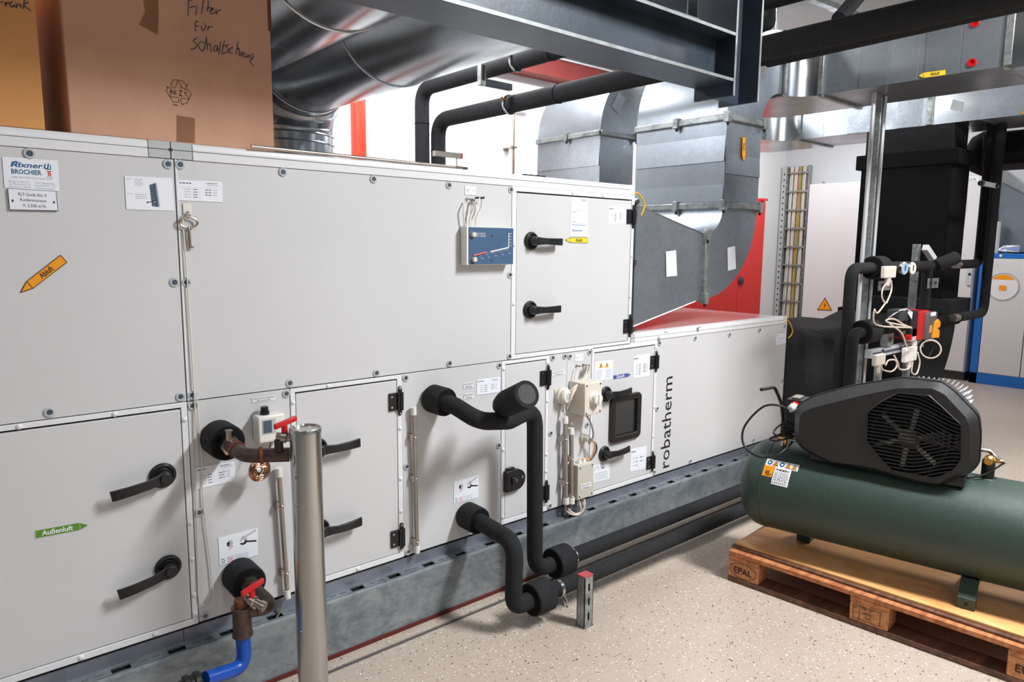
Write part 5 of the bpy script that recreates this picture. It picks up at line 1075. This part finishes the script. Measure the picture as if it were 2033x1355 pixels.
# pump block and cooling fins behind the guard
MB().hexa([K(s, t, z) for z in (.64, .90) for s, t in ((-.12, -.15), (.10, -.15), (.10, .02), (-.12, .02))], 'cabdark').build('pump_block', CP, bevel=.01)
for k, (px, py) in enumerate(((1797, 752), (1808, 751), (1820, 751), (1830, 751), (1841, 752), (1852, 753), (1862, 754), (1871, 755), (1882, 757), (1893, 759), (1901, 763), (1910, 767), (1919, 771), (1927, 778), (1929, 788), (1930, 798))):
    tp = KH(px, py, -.07); cc = K(.0, -.07, .86); d_ = (cc-tp).normalized(); ba = tp+d_*.085; w_ = vv*.05; n_ = d_.cross(vv)*.0020
    e_ = uu*.012
    MB().hexa([ba-w_-n_-e_, ba-w_+n_-e_, ba+w_+n_-e_, ba+w_-n_-e_, tp-w_-n_*.4, tp-w_+n_*.4, tp+w_+n_*.4, tp+w_-n_*.4], 'silver').build('cooling_fin', CP)
MB().lathe(K(-.33, -.12, .78), vv, [(0, .085), (.16, .085)], 'cabdark', 32).build('motor', CP)
# belt guard
gp = [(500, 292), (514, 262), (560, 228), (640, 193), (900, 125), (1218, 76), (1345, 88), (1480, 105), (1562, 165), (1722, 330), (1736, 450), (1727, 640), (1690, 690), (1560, 765), (1440, 796), (1330, 780), (1000, 690), (720, 645), (560, 560), (520, 525), (496, 490)]
gz = .2966; GP = [(1430+x*gz, 730+y*gz) for x, y in gp]; tf = .155
ip = [(528, 320), (560, 285), (650, 262), (920, 195), (1180, 140), (1420, 140), (1500, 180), (1640, 330), (1668, 400), (1668, 620), (1640, 680), (1460, 780), (1330, 760), (1010, 670), (740, 630), (575, 545), (525, 500)]
def resample(pts, n):
    P = [V((x, y, 0)) for x, y in pts]; P.append(P[0]); L = [0]
    for a, c in zip(P, P[1:]): L.append(L[-1]+(c-a).length)
    out = []
    for k in range(n):
        d = L[-1]*k/n; i = max(j for j in range(len(L)) if L[j] <= d); t_ = (d-L[i])/(L[i+1]-L[i]); q = P[i].lerp(P[i+1], t_); out.append((q.x, q.y))
    return out
cx_, cy_ = 1430+1150*gz, 730+430*gz
def byangle(pts, n):
    """points where rays from the centre cross the outline"""
    out = []; P = pts+[pts[0]]
    for k in range(n):
        a = 2*PI*k/n; dx, dy = math.cos(a), math.sin(a); best = 0
        for (x0, y0), (x1, y1) in zip(P, P[1:]):
            ex, ey = x1-x0, y1-y0; det = dx*-ey+dy*ex
            if abs(det) < 1e-9: continue
            t_ = ((x0-cx_)*-ey+(y0-cy_)*ex)/det; s2 = (dx*(y0-cy_)-dy*(x0-cx_))/det
            if t_ > 0 and -1e-6 <= s2 <= 1+1e-6: best = max(best, t_)
        out.append((cx_+dx*best, cy_+dy*best))
    return out
N = 96
outer = byangle(GP, N); inner = byangle([(1430+x*gz, 730+y*gz) for x, y in ip], N)
gr = [(985, 300), (1080, 228), (1190, 170), (1400, 190), (1500, 280), (1612, 385), (1612, 620), (1560, 690), (1440, 745), (1150, 692), (1060, 600), (980, 495)]
cgx, cgy = cx_, cy_; cx_, cy_ = 1430+1300*gz, 730+450*gz
grl = [(1430+x*gz, 730+y*gz) for x, y in gr]
cx_, cy_ = cgx, cgy
# outline in the guard's own plane (s, z)
def SZ(p, t): q = KH(p[0], p[1], t)-A0; return (q.dot(uu), q.z)
O2 = [SZ(p, tf-.03) for p in outer]; I2 = [SZ(p, tf) for p in inner]; G2 = [SZ(p, tf) for p in grl]
gc = (sum(x for x, _ in G2)/len(G2), sum(z for _, z in G2)/len(G2))
def ray2(pts, c, a):
    dx, dz = math.cos(a), math.sin(a); best = 0; P = pts+[pts[0]]
    for (x0, y0), (x1, y1) in zip(P, P[1:]):
        ex, ey = x1-x0, y1-y0; det = dx*-ey+dz*ex
        if abs(det) < 1e-12: continue
        t_ = ((x0-c[0])*-ey+(y0-c[1])*ex)/det; s2 = (dx*(y0-c[1])-dz*(x0-c[0]))/det
        if t_ > 0 and -1e-6 <= s2 <= 1+1e-6: best = max(best, t_)
    return (c[0]+dx*best, c[1]+dz*best)
angs = [2*PI*k/N for k in range(N)]
# insert the exact corner directions so the outlines stay crisp
Ob = [K(x, tf-.11, z) for x, z in [ray2(O2, gc, a) for a in angs]]; Of = [K(x, tf-.035, z) for x, z in [ray2(O2, gc, a) for a in angs]]
If = [K(x, tf, z) for x, z in [ray2(I2, gc, a) for a in angs]]; Gf = [K(x, tf, z) for x, z in [ray2(G2, gc, a) for a in angs]]
Gb = [K(x, tf-.05, z) for x, z in [ray2(G2, gc, a) for a in angs]]
rings = [Ob, Of, If, Gf, Gb]; vs = [p for r_ in rings for p in r_]
fs = [(k*N+j, k*N+(j+1) % N, (k+1)*N+(j+1) % N, (k+1)*N+j) for k in range(4) for j in range(N)]
MB().add(vs, fs, 'plastic_rough').build('belt_guard', CP, smooth=25, label='black plastic belt guard')
gap_ = [gc[0]+(x-gc[0])*1.01 for x, z in [(0, 0)]]
rim = [K(gc[0]+(x-gc[0])*1.008, tf-.055, gc[1]+(z-gc[1])*1.010) for x, z in [ray2(O2, gc, a) for a in angs]]
MB().tube(rim, .004, 'plastic_rough', 6, closed=True).build('guard_rim', CP)
GR = [K(x, tf+.001, z) for x, z in [ray2(G2, gc, a) for a in angs]]
MB().tube(GR, .0022, 'plastic', 6, closed=True).build('grille_rim', CP)
# fan wheel behind the grille
wc = (G2[0][0]*0+gc[0]-.02, gc[1]-.03)
MB().lathe(K(gc[0], tf-.075, gc[1]), vv, [(0, .20), (.002, .20)], 'black', 40).build('wheel_recess', CP)
MB().ring(K(wc[0], tf-.045, wc[1]), vv, .135, .010, 'cabdark', 40, 8).build('wheel_rim', CP)
MB().lathe(K(wc[0], tf-.06, wc[1]), vv, [(0, .04), (.02, .038), (.03, .02), (.03, 0)], 'conduit', 24).build('wheel_hub', CP, label='silver wheel hub')
for k, a in enumerate((200, 262, 320, 20, 80, 140)):
    ca, sa = math.cos(math.radians(a)), math.sin(math.radians(a)); p0 = K(wc[0]+ca*.03, tf-.045, wc[1]+sa*.03); p1_ = K(wc[0]+ca*.13, tf-.045, wc[1]+sa*.13)
    MB().obox((p0+p1_)/2, (p1_-p0)/2, vv*.006, (p1_-p0).normalized().cross(vv)*.010, 'galvpost').build('wheel_spoke', CP, bevel=.003)
# grille slats: straight on the left, sweeping on the right
def inside(x, z):
    c = False; P = G2
    for i in range(len(P)):
        (x0, y0), (x1, y1) = P[i], P[i-1]
        if (y0 > z) != (y1 > z) and x < (x1-x0)*(z-y0)/(y1-y0)+x0: c = not c
    return c
zmin, zmax = min(z for _, z in G2), max(z for _, z in G2); xmin, xmax = min(x for x, _ in G2), max(x for x, _ in G2); nS = 19
for k in range(nS+10):
    z0s = zmin-.05+(zmax-zmin+.10)*(k+.5)/(nS+10); run = []; runs = []
    for j in range(61):
        x = xmin+(xmax-xmin)*j/60; u = (x-xmin)/(xmax-xmin)
        hh = (z0s-gc[1]); sag = 0
        if u > .45:
            w_ = (u-.45)/.55; w_ = w_*w_*(3-2*w_); sag = -.055*w_ if hh > -.02 else .055*w_
            if hh > -.02: sag *= max(0, min(1, (hh+.03)/.05))
            else: sag *= max(0, min(1, (-hh+.02)/.05))
        z = z0s+sag-.02*(u-.5)*0
        if inside(x, z): run.append(K(x, tf-.006, z))
        else:
            if len(run) > 3: runs.append(run)
            run = []
    if len(run) > 3: runs.append(run)
    for r_ in runs:
        b = MB(); n_ = len(r_); hz = Z3*.0023; hv = vv*.005; q = []
        for p in r_: q += [p-hz-hv, p+hz-hv, p+hz+hv, p-hz+hv]
        fs = [(0, 1, 2, 3), (4*n_-1, 4*n_-2, 4*n_-3, 4*n_-4)]+[(i*4+j, i*4+(j+1) % 4, i*4+4+(j+1) % 4, i*4+4+j) for i in range(n_-1) for j in range(4)]
        b.add(q, fs, 'plastic').build('grille_slat', CP)
# pressure switch, plug, cable, hoses, handle
q = KH(1586, 800, .02); sq = (q-A0).dot(uu)
MB().hexa([K(sq+s, t, z) for z in (.70, q.z+.016) for s, t in ((-.045, -.06), (.03, -.06), (.03, .05), (-.045, .05))], 'plastic').build('switch_box', CP, bevel=.003)
MB().hexa([K(sq+s, t, q.z+z) for z in (.0165, .024) for s, t in ((-.03, -.04), (.005, -.04), (.005, .03), (-.03, .03))], 'conduit').build('switch_button', CP, bevel=.002)
g0 = KH(1577, 808, .06); g1 = KH(1566, 815, .12)
gd = (g1-g0).normalized(); MB().lathe(g0, gd, [(-.01, .022), (.004, .022)], 'redplastic', 16).build('gland_seal', CP); MB().lathe(g0+gd*.004, gd, [(0, .019), (.012, .019), (.014, .017), (.034, .016), (.040, .010)], 'gaugeblue' if False else 'joint_gray', 12).build('cable_gland', CP)
cb = [(1566, 815), (1548, 806), (1520, 806), (1495, 825), (1477, 850), (1474, 875), (1485, 895), (1510, 908), (1540, 905), (1560, 892), (1573, 878)]
ts = [.12, .15, .16, .16, .17, .18, .19, .205, .21, .17, .10]
T = CP
MB().tube(spline([KH(x, y, t) for (x, y), t in zip(cb, ts)], 6), .0048, 'cable_black', 10).build('power_cable', CP)
for pts in (((1578, 846, .05), (1560, 840, .06), (1544, 848, .08), (1536, 860, .10), (1546, 866, .11), (1562, 866, .10), (1576, 866, .05)), ((1578, 858, .05), (1562, 858, .08), (1540, 866, .11), (1528, 872, .12), (1540, 876, .12), (1560, 872, .10), (1576, 868, .06)), ((1577, 842, .02), (1563, 844, .04), (1553, 852, .06), (1560, 858, .07), (1576, 866, .05))):
    MB().tube(spline([KH(*p) for p in pts], 6), .004, 'cable_black', 8).build('coiled_cable', CP)
q = KH(1559, 872, .05); MB().lathe(q, (0, 0, -1), [(-.012, .008), (.0, .011), (.014, .011), (.03, .006)], 'brass', 10).cyl(q+vv*.01, q-uu*.03, .006, 'brass', 10).cyl(q+uu*.015, q+uu*.05, .006, 'steel', 10).cyl(K(-.56, .05, .60), K(-.56, .05, .66), .006, 'steel', 10).build('drain_cock', CP, label='brass cock with zinc fitting')
hl = [KH(1511, 774, .12), KH(1538, 769, .02), KH(1551, 800, -.02), KH(1555, 835, -.03), KH(1561, 870, -.05)]
MB().tube(hl, .0075, 'plastic', 14, .03).build('carry_handle', CP)
# outlet on the right
q = KH(1963, 920, .0); MB().lathe((q.x, q.y, .615), (0, 0, 1), [(0, .022), (q.z-.615+.01, .022)], 'plastic', 20).build('outlet_stub', CP); q2 = V((q.x, q.y, q.z+.012))
MB().lathe(q2-vv*-.0, vv, [(-.02, .017), (.02, .019), (.026, .014), (.026, 0)], 'brass', 20).cyl(q2, q2+(uu*.9-vv*.2).normalized()*.045, .008, 'brass', 12).build('check_valve', CP, label='brass check valve')
MB().tube(spline([KH(1946, 893, -.02), KH(1965, 897, -.03), KH(1978, 910, -.02), q2+uu*.03+Z3*.015]), .008, 'steel', 12).build('riser_tube', CP); MB().tube(spline([q2+uu*.05, KH(1960, 940, .03), KH(1935, 948, .05), KH(1898, 952, .06)]), .0035, 'cable_black', 8).build('thin_line', CP)
MB().ring(K((q-A0).dot(uu), 0, .628), (0, 0, 1), .03, .004, 'tank', 24, 5).build('weld_ring', CP)
# stickers wrapped on the tank end
def tankhit(px, py):
    d = ray(px, py); a = EYE-K(0, 0, AZ); du = d-uu*d.dot(uu); au = a-uu*a.dot(uu); A_, B_, C_ = du.dot(du), 2*du.dot(au), au.dot(au)-(tr_+.001)**2
    D_ = B_*B_-4*A_*C_
    return EYE+d*((-B_-math.sqrt(max(D_, 0)))/(2*A_))
def wrap(quad, m, name='sticker', nx=8, ny=8):
    P = [tankhit(*p) for p in quad]; ax = []
    def at(u, v, off=.0):
        p = P[0]*(1-u)*(1-v)+P[1]*u*(1-v)+P[2]*u*v+P[3]*(1-u)*v; r = p-K(0, 0, AZ); s_ = r.dot(uu); r = (r-uu*s_).normalized(); return K(0, 0, AZ)+uu*s_+r*(tr_+.001+off)
    b = MB(); vs = [at(i/nx, j/ny) for j in range(ny+1) for i in range(nx+1)]; b.add(vs, [(j*(nx+1)+i, j*(nx+1)+i+1, (j+1)*(nx+1)+i+1, (j+1)*(nx+1)+i) for j in range(ny) for i in range(nx)], m)
    return b.build(name, CP), at
def wpoly(b, at, pts, m): b.poly([at(u, v, .0006) for u, v in pts], m)
def wtext(b, at, t, u, v, w_, h, m, bold=0):
    tb = MB().text(t, (0, 0, 0), X3, Y3, 1, m, 1, bold=bold)
    if tb.v: b.add([at(u+p.x*w_, v-p.y*h, .0009) for p in tb.v], tb.f, m)
o, at = wrap(((1524, 911), (1588, 924), (1583, 937), (1519, 923)), 'profile'); b = MB()
for k, kind in enumerate('ctcTt'):
    u = .12+k*.19
    if kind == 'c': wpoly(b, at, [(u+.075*math.cos(a), .5+.38*math.sin(a)) for a in [2*PI*i/16 for i in range(16)]], 'blueink'); wpoly(b, at, [(u-.03, .35), (u+.03, .35), (u+.03, .65), (u-.03, .65)], 'profile')
    else: wpoly(b, at, [(u-.09, .88), (u+.09, .88), (u, .1)], 'print'); b.poly([at(x, y, .0010) for x, y in ((u-.068, .8), (u+.068, .8), (u, .24))], 'orange'); b.poly([at(x, y, .0014) for x, y in ((u-.015, .72), (u+.015, .72), (u, .42))], 'print')
b.build('lettering', o, smooth=0)
o, at = wrap(((1519, 923), (1540, 927), (1531, 948), (1512, 944)), 'orange'); b = MB(); wtext(b, at, '95', .25, .88, .42, .42, 'print', .03); wtext(b, at, 'dB', .70, .88, .2, .2, 'print'); wtext(b, at, 'L', .2, .3, .1, .15, 'burn'); wtext(b, at, 'WA', .32, .3, .2, .1, 'burn'); b.build('lettering', o, smooth=0)
o, at = wrap(((1540, 927), (1572, 934), (1563, 969), (1530, 961)), 'profile'); b = MB(); wtext(b, at, 'metabo', .08, .20, .82, .15, 'print', .02); rr_ = random.Random(5)
for k in range(7):
    u = .08
    while u < .85: l = rr_.uniform(.05, .16); wpoly(b, at, [(u, .28+k*.075), (min(u+l, .92), .28+k*.075), (min(u+l, .92), .305+k*.075), (u, .305+k*.075)], 'ink'); u += l+.05
for k in range(7): wpoly(b, at, [(.08+k*.12+.035*math.cos(a), .88+.035*math.sin(a)) for a in [PI/3*i for i in range(6)]], 'ink')
b.build('lettering', o, smooth=0)
# ================================================================ PUMP STATION behind the compressor
PY = 1.92; py_ = lambda x, y: onY(x, y, PY)
T = thing('pump_stand', 'tall slotted steel strut with conduits carrying the pump station', 'steel frame', py_(1735, 700))
def vbar(par, px0, y0, px1, y1, w_, m, nm, Y=PY, d=.04):
    a, c = onY(px0, y0, Y), onY(px1, y1, Y); x = (a.x+c.x)/2; return MB().box(x-w_/2, x+w_/2, Y-d/2, Y+d/2, max(c.z, 0), a.z, m).build(nm, par, bevel=.002)
xs = py_(1739, 480).x; ztop = 2.43
MB().box(xs-.021, xs+.021, PY+.02, PY+.06, 0, ztop, 'galvpost').build('strut', T, bevel=.002); MB().box(xs-.007, xs+.007, PY+.018, PY+.02, .3, ztop, 'cabdark').build('strut_slot', T, label='dark open slot of the strut')
for dx, r_ in ((-.085, .0125), (.07, .0125)): MB().cyl((xs+dx, PY+.04, 0), (xs+dx, PY+.04, ztop), r_, 'silver', 16).build('conduit_tube', T)
x2 = py_(1724, 740).x; MB().box(x2-.02, x2+.012, PY-.08, PY-.04, 0, py_(1724, 697).z+.02, 'galvpost').build('lower_strut', T, bevel=.002)
a, c = onY(1723, 704, PY-.06), onY(1828, 680, PY-.06); MB().box(a.x, c.x, PY-.08, PY-.04, a.z-.025, a.z+.025, 'silver').box(a.x+.02, c.x-.02, PY-.082, PY-.08, a.z-.008, a.z+.008, 'socket').build('cross_rail', T, bevel=.002)
q = onY(1738, 568, PY-.03); MB().box(q.x, q.x+.20, PY-.05, PY-.045, q.z-.03, q.z+.03, 'galvpost').box(q.x+.04, q.x+.08, PY-.052, PY-.05, q.z-.012, q.z+.012, 'cabdark').box(q.x+.13, q.x+.17, PY-.052, PY-.05, q.z-.012, q.z+.012, 'cabdark').build('angle_bracket', T)
q = onY(1836, 563, PY-.03); MB().box(q.x, q.x+.20, PY-.05, PY-.045, q.z-.035, q.z+.035, 'galvpost').box(q.x+.03, q.x+.08, PY-.052, PY-.05, q.z-.012, q.z+.012, 'cabdark').box(q.x+.12, q.x+.16, PY-.052, PY-.05, q.z-.012, q.z+.012, 'cabdark').build('angle_bracket', T)
q0 = onY(1829, 485, PY+.08); MB().box(q0.x-.022, q0.x+.03, PY+.09, PY+.13, 0, q0.z, 'galvpost').build('rear_strut', T, bevel=.002); a = onY(1838, 493, PY+.05); c = onY(1852, 514, PY+.05); MB().obox((a+c)/2, (c-a)/2*1.15, Y3*.02, (c-a).normalized().cross(Y3)*.022, 'profile').build('diagonal_bracket', T, bevel=.002)
q = onY(1748, 675, PY-.05); MB().box(q.x, q.x+.10, PY-.09, PY-.05, q.z-.04, q.z+.04, 'galvpost').box(q.x+.03, q.x+.07, PY-.092, PY-.09, q.z-.015, q.z+.015, 'cabdark').build('angle_bracket', T)
# upper line
zu = py_(1690, 533).z; xv1 = py_(1676, 640).x
T = thing('insulated_pipe', 'taller black insulated pipe of the pump station rising from behind the compressor', 'pipe', (xv1, PY, 0))
xsl = py_(1724, 533).x; MB().tube([V((xv1, PY-.02, 0)), V((xv1, PY-.02, zu)), V((xsl+.02, PY-.02, zu))], .034, 'foam', 24, .08).build('pipe_run', T)
sleeve(MB(), (xsl+.14, PY-.02, zu), (-1, 0, 0), .073, .14, .034).build('foam_collar', T)
xe = py_(1866, 531).x; MB().tube([V((xsl+.08, PY-.02, zu)), V((xe, PY-.02, zu+.0))], .036, 'foam', 24).build('pipe_run', T)
xd_ = py_(1832, 570).x; MB().tube([V((xd_, PY-.02, zu)), V((xd_, PY-.02, py_(1832, 612).z))], .034, 'foam', 20).build('drop_pipe', T)
a = onY(1858, 528, PY-.05); c = onY(1897, 512, PY-.12); MB().lathe(a, (c-a).normalized(), [(0, .040), (.03, .046), ((c-a).length, .046)], 'foam', 28).build('capped_stub', T)
T = thing('pressure_gauge', 'pale blue round pressure gauge on the pump station', 'gauge', py_(1790, 533), 'gauges of the pump station')
def gauge(T, px, py, m):
    q = onY(px, py, PY-.12); d = V((-.12, -1, 0)).normalized(); MB().cyl(q-d*.09, q, .012, 'nickel', 10).build('stem', T); MB().lathe(q, d, [(0, .038), (.018, .041), (.022, .037)], 'nickel', 28).build('housing', T)
    o = MB().lathe(q+d*.0195, d, [(0, .0375), (.003, .0365), (.003, 0)], m, 28).build('dial', T); MB().obox(q+d*.024+Z3*.004, d.cross(Z3)*.004, d*.001, Z3*.018, 'black').build('needle', T)
gauge(T, 1790, 533, 'gaugeblue'); T = thing('pressure_gauge', 'cream and copper round pressure gauge on the pump station', 'gauge', py_(1805, 533), 'gauges of the pump station'); gauge(T, 1806, 533, 'gaugeface')
def unitbox(px0, y0, px1, y1, m, nm, label, cat, Y=PY-.14, d=.03, gl=True):
    a, c = onY(px0, y0, Y), onY(px1, y1, Y); T = thing(nm, label, cat, (a+c)/2); MB().box(a.x, c.x, Y, Y+d, c.z, a.z, m).build('housing', T, bevel=.006)
    if gl: MB().lathe(((a.x+c.x)/2, Y+d/2, c.z), (0, 0, -1), [(0, .018), (.03, .016), (.05, .01)], 'cream', 12).build('cable_gland', T)
    return T
T1_ = unitbox(1759, 529, 1779, 552, 'cream', 'actuator_box', 'cream sensor box hanging from the upper pump-station pipe', 'sensor box')
T2_ = unitbox(1812, 652, 1830, 675, 'joint_gray', 'valve_actuator', 'transparent grey valve actuator below the red pump', 'actuator')
T3_ = unitbox(1741, 706, 1758, 724, 'cream', 'sensor_box', 'small cream sensor box under the left end of the strut rail', 'sensor box')
T4_ = unitbox(1800, 692, 1820, 716, 'whiteplastic', 'sensor_box', 'white sensor box with cable under the right end of the strut rail', 'sensor box')
# lower line
zl = py_(1712, 655).z; xv2 = py_(1697, 700).x
T = thing('insulated_pipe', 'shorter black insulated pipe of the pump station with large foam collar', 'pipe', (xv2, PY-.2, 0)); YL = PY-.10; zl = onY(1712, 660, YL).z; xv2 = onY(1689, 720, YL).x
xsl2 = onY(1709, 662, YL).x; MB().tube([V((xv2, YL, 0)), V((xv2, YL, zl)), V((xsl2+.03, YL, zl))], .034, 'foam', 24, .08).build('pipe_run', T)
sleeve(MB(), (xsl2+.15, YL, zl), (-1, 0, 0), .072, .15, .034).build('foam_collar', T); MB().tube([V((xsl2+.1, YL, zl)), V((onY(1790, 652, YL).x, YL, zl))], .036, 'foam_dark', 24).build('pipe_run', T)
q = onY(1885, 635, PY); MB().cyl((onY(1850, 635, PY).x, PY, q.z), (onY(1897, 635, PY).x, PY, q.z), .044, 'foam_dark', 24, capm='foam_gray').build('capped_stub', T)
q = onY(1772, 650, YL-.02); 
T = thing('pump', 'circulation pump with red, black and yellow housing', 'pump', py_(1830, 645)); Yp = PY-.14
a = onY(1812, 622, Yp); c = onY(1862, 672, Yp)
def pbx(x0, y0, x1, y1, m, nm, y=Yp, d=.13, bev=.006, lab=None):
    a, c = onY(x0, y0, y), onY(x1, y1, y); return MB().box(a.x, c.x, y, y+d, c.z, a.z, m).build(nm, T, bevel=bev, label=lab)
pbx(1811, 620, 1826, 668, 'plastic', 'motor_housing'); pbx(1825, 619, 1841, 673, 'redplastic', 'red_housing', Yp-.005, .14, .008, 'red pump housing'); pbx(1842, 622, 1858, 672, 'darkgray', 'control_head', Yp-.02, .15, .012)
pbx(1849, 621, 1858, 627, 'paper', 'label_plate', Yp-.022, .003, .0); pbx(1846, 647, 1850, 660, 'cable_orange', 'display', Yp-.022, .003, 0)
MB().prism([onY(x, y, Yp-.03) for x, y in ((1858, 640), (1864, 634), (1868, 640), (1867, 650), (1862, 652), (1866, 656), (1865, 671), (1852, 672))], (0, .10, 0), 'orange').build('plug_clip', T, bevel=.003, label='yellow plug clip')
pbx(1787, 616, 1804, 638, 'cabdark', 'filter_body', Yp, .08, .01); 
q = onY(1793, 650, Yp+.04); MB().cyl((q.x, q.y, q.z-.06), (q.x, q.y, q.z+.09), .020, 'copper', 14).build('valve_neck', T, label='copper valve neck'); q = onY(1799, 670, Yp+.01); MB().lathe(q, (0, -1, 0), [(0, .02), (.03, .02), (.03, 0)], 'redplastic', 10).build('red_knob', T)
b = MB(); q = onY(1795, 628, Yp-.02); pts = [onY(x, y, Yp-.02+dy) for x, y, dy in ((1758, 636, 0), (1775, 622, .02), (1786, 618, -.02), (1800, 612, .02), (1812, 620, 0), (1810, 634, -.02), (1800, 618, .03), (1784, 616, 0), (1770, 626, -.01))]
b.add(pts, [(0, 1, 2), (0, 2, 8), (2, 3, 7), (3, 4, 6), (4, 5, 6), (3, 6, 7)], 'paper'); tag(b.build('plastic_sheet', smooth=0), 'crumpled clear plastic sheet draped on the pump station', 'sheet')
T = thing('pump_cables', 'tangle of cream sensor cables on the pump station', 'cable', py_(1780, 650)); Yc = PY-.17
for pts in (((1769, 558), (1770, 575), (1763, 595), (1758, 602), (1751, 590), (1753, 572), (1762, 562)), ((1758, 602), (1742, 622), (1736, 615), (1735, 640), (1750, 648), (1780, 650), (1808, 651)), ((1808, 650), (1780, 644), (1762, 640), (1760, 636), (1775, 634), (1795, 645), (1810, 652)), ((1766, 643), (1790, 662), (1802, 690), (1820, 684)), ((1748, 727), (1754, 735), (1770, 738), (1780, 728), (1778, 716), (1764, 716), (1758, 726)), ((1775, 706), (1783, 722), (1786, 733), (1800, 734), (1808, 726)), ((1812, 718), (1810, 740), (1820, 742), (1826, 720), (1822, 700))):
    MB().tube(spline([onY(x, y, Yc) for x, y in pts], 6), .005, 'cable_cream', 8).build('cable', T)
c = onY(1845, 693, Yc); T = thing('cable_loop', 'coiled black and grey cable loop hanging under the pump', 'cable', c)
MB().ring(c, (-.9, -.45, .1), .066, .006, 'cable_black', 36, 8).build('black_loop', T); MB().ring(c+V((-.012, -.012, 0)), (-.9, -.45, .2), .060, .005, 'cable_cream', 36, 8).build('grey_loop', T); MB().tube(spline([onY(1853, 672, Yc), onY(1853, 690, Yc), onY(1843, 710, Yc)]), .004, 'cable_black', 8).build('hanging_cable', T)
# black vertical pipes at the right
for (lab, pts, r_) in (('black insulated pipe dropping from the ceiling to the upper pump-station fitting', ((1958, 262), (1943, 524), (1905, 528)), .039), ('black insulated pipe dropping from the ceiling to the lower pump-station fitting', ((1975, 262), (1952, 622), (1902, 632)), .039)):
    yy = PY+.03 if pts[1][1] < 600 else PY-.06; P = [onY(x, y, yy) for x, y in pts]; P[0] = V((P[1].x, yy, 2.47)); P[2].z = P[1].z
    T = thing('insulated_pipe', lab, 'pipe', P[0]); MB().tube(P, r_*.9, 'foam', 22, .09).build('pipe_run', T); MB().cyl(P[2], P[2]-V((.12, 0, 0)), .03, 'nickel', 12).build('union', T)
q = onY(1960, 367, PY-.08); T = thing('pipe_clamp', 'zinc clamp holding the two black vertical pipes at right', 'clamp', q); MB().box(q.x-.17, q.x+.15, PY-.10, PY-.08, q.z-.02, q.z+.02, 'steel').build('clamp_bar', T, bevel=.003); MB().cyl((q.x-.19, PY-.09, q.z), (q.x-.15, PY-.09, q.z), .02, 'plastic', 10).build('rubber_end', T); MB().cyl((q.x+.15, PY-.09, q.z), (q.x+.19, PY-.09, q.z), .02, 'plastic', 10).build('rubber_end', T)
for nm, grp in (('insulated_pipe', 'black insulated pipes'), ('cardboard_box', 'cardboard boxes on the unit roof'), ('iron_pipe', 'brown iron pipes'), ('conduit', 'grey cable conduits on the unit front'), ('switch_cabinet', 'white electrical cabinets'), ('insulated_duct', 'black foam-covered ducts'), ('sensor_box', 'sensor boxes of the pump station')):
    for o in bpy.data.objects:
        if o.parent is None and o.name.split('.')[0] == nm and 'category' in o: o['group'] = grp
# flag small joined meshes that are too fine to pick apart
for o in bpy.data.objects:
    if o.type == 'MESH' and o.parent and o.name.split('.')[0] in ('lettering', 'hinge_screws', 'scale_lettering', 'clamp_bolts', 'recycling_mark', 'burned_mark', 'roof_rivets'): o['kind'] = 'stuff'
